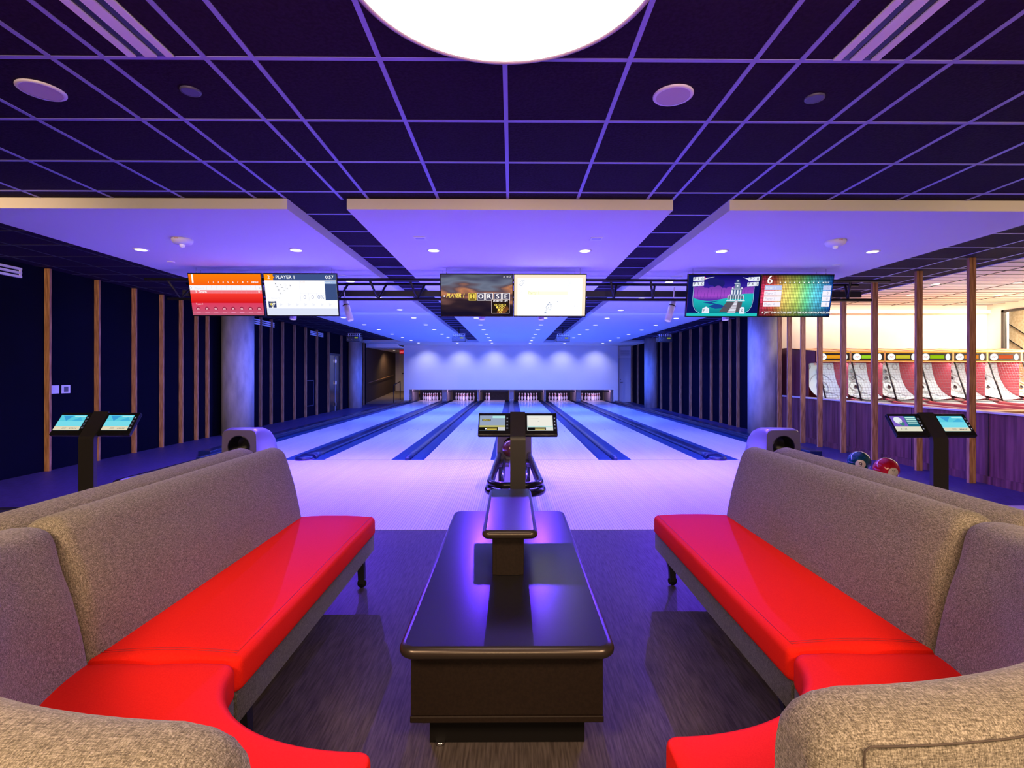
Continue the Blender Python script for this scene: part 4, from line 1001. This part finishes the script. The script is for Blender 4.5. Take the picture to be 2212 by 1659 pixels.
# ------------------------------------------------------------------ ceiling fittings
t = thing('round_ceiling_light', 'huge round glowing white drum light overhead', 'light', (-0.03, 1.72, 2.75))
MB().lathe([(0.56, 0.115), (0.56, 0.0), (0.545, -0.006), (0.54, 0.0)], mat('drum_rim', (0.55, 0.45, 0.5), 0.4), n=96, cap=False).build('rim', None, t)
MB().lathe([(0.541, 0.002), (0.30, -0.002), (0.0, -0.003)], mat('drum_glow', (0.8, 0.8, 0.8), 0.6, emit=(1.0, 0.84, 0.66), es=3.4), n=96, cap=False).build('diffuser', None, t)
def disc_fit(name, x, y, z, r, lb, cat, group=None, col=M_plate, inner=None, inner_r=0.8):
    t = thing(name, lb, cat, (x, y, z), group=group)
    MB().lathe([(r, 0), (r, -0.006), (r*0.96, -0.010), (r*inner_r, -0.010)], col, n=32, cap=False).build('ring', None, t)
    MB().lathe([(r*inner_r, -0.009), (0, -0.009)], inner or col, n=32, cap=False).build('centre', None, t)
M_grl = mat('speaker_grille', (0.62, 0.55, 0.52), 0.6)
disc_fit('ceiling_speaker', -2.47, 2.72, ZC, 0.105, 'round pale ceiling speaker near the top left corner', 'speaker', None, M_plate, M_grl, .84)
disc_fit('ceiling_speaker', 0.86, 2.74, ZC, 0.105, 'round pale ceiling speaker right of the big drum light', 'speaker', None, M_plate, M_grl, .84)
M_dk = mat('cover_dark', (0.10, 0.10, 0.16), 0.4)
disc_fit('sprinkler_cover', -1.69, 2.72, ZC, 0.05, 'small dark round sprinkler cover below the left slot diffuser', 'sprinkler', None, M_dk)
disc_fit('sprinkler_cover', 1.63, 2.76, ZC, 0.05, 'small dark round sprinkler cover below the right slot diffuser', 'sprinkler', None, M_dk)
disc_fit('flat_ceiling_disc', -2.42, 7.36, ZS, 0.085, 'flat pale disc on the left soffit right of the first screen pair', 'disc')
disc_fit('flat_ceiling_disc', 2.36, 7.36, ZS, 0.085, 'flat pale disc on the right soffit left of the last screen pair', 'disc')
disc_fit('flat_ceiling_disc', -4.25, 6.45, ZS, 0.045, 'tiny flat disc on the left soffit above the first screen', 'disc')
disc_fit('flat_ceiling_disc', 4.14, 6.55, ZS, 0.045, 'tiny flat disc on the right soffit above the last screen', 'disc')
for x, lb in ((-1.683, 'long three bar slot diffuser at top left of the tile ceiling'), (1.62, 'long three bar slot diffuser at top right of the tile ceiling')):
    t = thing('slot_diffuser', lb, 'diffuser', (x, 1.2, ZC-0.003))
    b = MB(); 
    for a, c_ in ((-.107, -.070), (-.028, .028), (.070, .107)): b.box((a, -1.2, -0.010), (c_, 1.215, 0.0), M_plate)
    b.build('bars', None, t)
    MB().box((-.107, -1.2, -.003), (.107, 1.215, -0.0005), M_black).build('slots', None, t)
for x, lb in ((-3.42, 'white domed fire strobe on the left soffit'), (3.39, 'white domed fire strobe on the right soffit')):
    t = thing('fire_strobe', lb, 'alarm', (x, 5.37, ZS))
    MB().lathe([(.10, 0), (.10, -.02), (.085, -.045), (.05, -.055), (0, -.056)], M_plate, n=28).build('housing', None, t)
    MB().lathe([(.028, -.05), (.024, -.08), (0, -.092)], mat('strobe_lens', (.9, .9, .95), .1, emit=(.6, .6, .8), es=.15), n=16).build('strobe_lens', None, t)
    f = Flat(.10, .02, 0); f.text('FIRE', .5, .2, .022, mat('fire_red', (.6, .05, .03), .5), 0, align='c'); f.mb.xf(Matrix.Translation((0, -.1, -.012))); f.build('lettering', t)
for x, lb in ((-.94, 'small square white plate on the centre soffit, left one'), (.87, 'small square white plate on the centre soffit, right one')):
    t = thing('square_plate', lb, 'ceiling plate', (x, 5.3, ZS))
    MB().box((-.062, -.062, -.008), (.062, .062, 0), M_plate, .002).build('plate', None, t)
    MB().box((-.045, -.04, -.010), (.045, .005, -.008), mat('plate_inner', (.5, .5, .55), .5)).build('inset', None, t)
# recessed downlights
DY = [5.82, 7.77, 9.44, 11.2, 12.8, 14.6, 16.2, 18.0, 19.7, 21.4, 23.1]; DX = [-4.17, -2.43, -.88, .83, 2.38, 4.10]
M_lens = glow((255, 245, 255), 4.0); proto = None
rown = ['nearest', 'second', 'third', 'fourth', 'fifth', 'sixth', 'seventh', 'eighth', 'ninth', 'tenth', 'farthest']
coln = ['outer column of the left soffit', 'inner column of the left soffit', 'left column of the centre soffit', 'right column of the centre soffit', 'inner column of the right soffit', 'outer column of the right soffit']
for j, y in enumerate(DY):
    for i, x in enumerate(DX):
        px = 1105+1112*x/y; py = 808-1112*(ZS-1.38)/y
        if 592 < py < 680 and (412 < px < 733 or 952 < px < 1265 or 1485 < px < 1798): continue
        lb = 'small round downlight in the %s, %s row from the camera' % (coln[i], rown[j])
        z = ZS if y < 22.6 else ZS-0.004
        if proto is None:
            t = proto = thing('downlight', lb, 'downlight', (x, y, z), group='downlights in the white soffits')
            MB().lathe([(.078, 0), (.078, -.005), (.060, -.006)], M_plate, n=24, cap=False).build('trim_ring', None, t)
            MB().lathe([(.062, -.0055), (0, -.0055)], M_lens, n=24).build('lens', None, t)
        else: dup(proto, (x, y, z), None, lb)
# arcade ceiling lights
for k, (x, y) in enumerate(((8.1, 10.4), (9.9, 10.4), (8.9, 9.0), (10.4, 9.2), (7.6, 9.2))):
    t = thing('downlight', 'small warm downlight in the arcade ceiling, ' + ['over the third alley machine', 'over the rightmost alley machines', 'near the middle of that ceiling', 'nearest the window wall', 'nearest the post screen'][k], 'downlight', (x, y, 3.0), group='arcade downlights')
    MB().lathe([(.08, 0), (.08, -.006), (.06, -.007)], M_plate, n=20, cap=False).build('trim_ring', None, t)
    MB().lathe([(.06, -.0065), (0, -.0065)], glow((255, 235, 210), 3), n=20).build('lens', None, t)

# ------------------------------------------------------------------ alley-roll machines in the arcade
M_cab = mat('cab_maroon', (0.13, 0.025, 0.025), 0.4); M_redp = mat('cab_red', (0.50, 0.06, 0.08), 0.5)
M_tgt = mat('target_white', (0.70, 0.82, 0.85), 0.45); M_oak = noisy('oak_edge', (0.65, 0.33, 0.10), (0.80, 0.46, 0.16), 6, (1, 1, 6), 0.5)
M_tgto = mat('target_tan', (0.62, 0.40, 0.18), 0.5); M_rub = mat('ring_grey', (0.50, 0.54, 0.56), 0.5)
M_net = mat('net_cord', (0.14, 0.16, 0.20), 0.7)
PW = 0.698
def alley(x, lb, disp, first=False, tan=False):
    """local origin at left/front foot of the target cabinet; +Y away from the player"""
    t = thing('alley_roller', lb, 'arcade machine', (x, 10.38, 0), group='ball rolling arcade machines')
    W = PW-0.008
    c = MB(); c.prism([(0, 0, 1.62), (0, .02, 1.86), (0, 1.2, 2.02), (0, 1.5, 2.02), (0, 1.5, 0), (0, .0, 0), (0, 0, .6)] if False else [(0, -.1, 0), (0, -.1, .78), (0, .30, .82), (0, .52, 1.60), (0, .0, 1.62), (0, .02, 1.86), (0, 1.15, 1.97), (0, 1.5, 1.97), (0, 1.5, 0)], (.022, 0, 0), M_cab if first else M_redp)
    c.prism([(W-.022, -.1, 0), (W-.022, -.1, .78), (W-.022, .30, .82), (W-.022, .52, 1.60), (W-.022, .0, 1.62), (W-.022, .02, 1.86), (W-.022, 1.15, 1.97), (W-.022, 1.5, 1.97), (W-.022, 1.5, 0)], (.022, 0, 0), M_redp)
    if first:  # solid outer side of the end machine
        c.prism([(-.012, .25, .4), (-.012, .25, 1.60), (-.012, .02, 1.64), (-.012, .02, 1.86), (-.012, 1.5, 1.97), (-.012, 1.5, .4)], (.012, 0, 0), M_cab)
    c.prism([(W-.03, .02, .80), (W-.03, .02, 1.62), (W-.03, .60, 1.62), (W-.03, .60, .9)], (.006, 0, 0), M_redp)
    c.box((.0, .56, .70), (W, .60, 1.64), M_redp)
    c.build('cabinet', None, t)
    # marquee box with sloping oak roof
    q = MB(); q.box((0, 0, 1.635), (W, .5, 1.85), M_oak); q.prism([(0, .0, 1.85), (0, 1.1, 1.96), (0, 1.1, 1.85)], (W, 0, 0), M_oak); mo = q.build('marquee', None, t)
    f = Flat(W-.03, .185, -.002)
    f.rect(0, 0, 1, 1, mat('marquee_black', (.02, .015, .015), .3), 0); f.rect(0, .88, 1, 1, glow((235, 160, 50)), 1); f.rect(0, 0, 1, .05, glow((235, 160, 50)), 1)
    Wm = glow((255, 250, 245), 1.1)
    for u in (.17, .86): f.disc(u, .46, .125 if u < .5 else .075, Wm, 2, 22, sy=3.1 if u < .5 else 5.0)
    f.line((.10, .44), (.24, .52), .008, glow((205, 90, 50)), 3); f.line((.13, .56), (.2, .36), .006, glow((205, 90, 50)), 3)
    f.rect(.31, .28, .75, .68, glow(disp, 1.0), 2); f.rect(.31, .44, .75, .50, glow(tuple(min(255, int(v*1.25)) for v in disp), 1.1), 3)
    f.mb.xf(Matrix.Translation((W/2, 0, 1.742))); f.build('score_display', mo)
    # target board: curved white sheet with rings
    tm = M_tgto if tan else M_tgt
    pr = [(.52, 1.62), (.50, 1.42), (.44, 1.22), (.32, 1.04), (.16, .93), (-.02, .875)]
    b = MB(); rows_ = []
    for i, (yy, zz) in enumerate(spline(pr, 4)):
        u = i/20.0; e = .035 if u < .72 else .035+.10*((u-.72)/.28)**2
        bul = 0.045*math.sin(PI*min(1, u*1.25)); rows_.append([(e+(W-2*e)*k/8 - (0 if k else bul*0), yy-.10*(abs(k-4)/4)**2*(.25+.75*u), zz+.03*(abs(k-4)/4)**2*u) for k in range(9)])
    b.loft(rows_, tm, cap=False, closed=False); to = b.build('target_board', None, t)
    g = MB()
    def on(u, v):  # u across 0..1, v along 0..1 on the sheet
        s = spline(pr, 4); k = min(len(s)-2, int(v*20)); fr = v*20-k
        return Vector((.05+(W-.1)*u, s[k][0]+(s[k+1][0]-s[k][0])*fr-.022, s[k][1]+(s[k+1][1]-s[k][1])*fr+.014))
    for cu, cv, ru, rv in ((.5, .58, .46, .34), (.5, .52, .20, .12), (.5, .33, .10, .06), (.5, .19, .09, .05), (.12, .10, .08, .05), (.88, .10, .08, .05), (.5, .80, .30, .13)):
        g.tube([on(min(.98, max(.02, cu+ru*math.cos(a))), min(.98, max(.02, cv+rv*math.sin(a)))) for a in [2*PI*k/26 for k in range(26)]], .009, M_rub, 6, True)
    g.build('scoring_ring', None, to)
    for cu, cv in ((.5, .52), (.5, .33), (.5, .19)):
        h = MB(); h.poly([on(cu+.06*math.cos(a), cv+.035*math.sin(a))+Vector((0, -.004, .004)) for a in [2*PI*k/16 for k in range(16)]], M_black); h.build('hole', None, to)
    mk = MB()
    for tx, cu, cv, sz, mm in (('10', .5, .93, .055, M_black), ('20', .5, .70, .045, M_black), ('30', .5, .44, .04, M_black), ('BALL', .5, .02, .085, mat('letter_red', (.75, .25, .2), .5))):
        vs, fs = text_polys(tx); xs = [v.x for v in vs]; mid = (min(xs)+max(xs))/2
        for f_ in fs:
            try: mk.poly([on(cu+(vs[i].x-mid)*sz/(W-.1), cv+.055-(vs[i].y*sz)/.95)+Vector((0, -.006, .003)) for i in f_], mm)
            except ValueError: pass
    mk.build('score_lettering', None, to)
    # cage: black poles and net
    MB().tube([(.018, -.005, 1.63), (.018, -.30, .86)], .016, M_blackm).build('cage_pole', None, t)
    nt = MB(); n = 13
    for k in range(1, n): xx = W*k/n; nt.tube([(xx, -.005, 1.63), (xx, -.30, .86)], .0016, M_net, 4)
    for k in range(1, 15): fr = k/15; nt.tube([(0, -.005-.295*fr, 1.63-.77*fr), (W, -.005-.295*fr, 1.63-.77*fr)], .0016, M_net, 4)
    nt.build('net', None, t)
    MB().tube([(0, -.30, .86), (W, -.30, .86)], .010, M_blackm).build('cage_bar', None, t)
    # lane, rails
    MB().prism([(.07, -2.6, .74), (.07, -.35, .80), (.07, -.10, .87), (.07, -.10, .6), (.07, -2.6, .6)], (W-.14, 0, 0), mat('alley_grey', (.42, .44, .46), .35)).build('ball_lane', None, t)
    for a in (.0, W-.06):
        MB().prism([(a, -2.75, .0), (a, -2.75, .80), (a, -.4, .84), (a, -.1, .90), (a, -.1, 0)], (.06, 0, 0), M_redp if a else M_cab).build('side_rail', None, t)
    MB().box((0.0, -2.8, .80), (W, -2.45, .835), M_oak, .006).build('front_ledge', None, t)
    return t
dcol = [(230, 150, 30), (150, 205, 40), (205, 190, 50), (150, 190, 20), (240, 140, 40), (225, 95, 50), (230, 150, 30)]
dn = ['end machine nearest the concrete column, maroon side panel', 'second machine from the column, green display', 'third machine from the column, yellow display', 'fourth machine from the column, green display', 'fifth machine from the column, orange display', 'sixth machine from the column, red orange display', 'machine with the tan target at the right edge']
for k in range(7): alley(6.17+PW*k, 'ball rolling arcade machine, ' + dn[k], dcol[k], k == 0, k == 6)
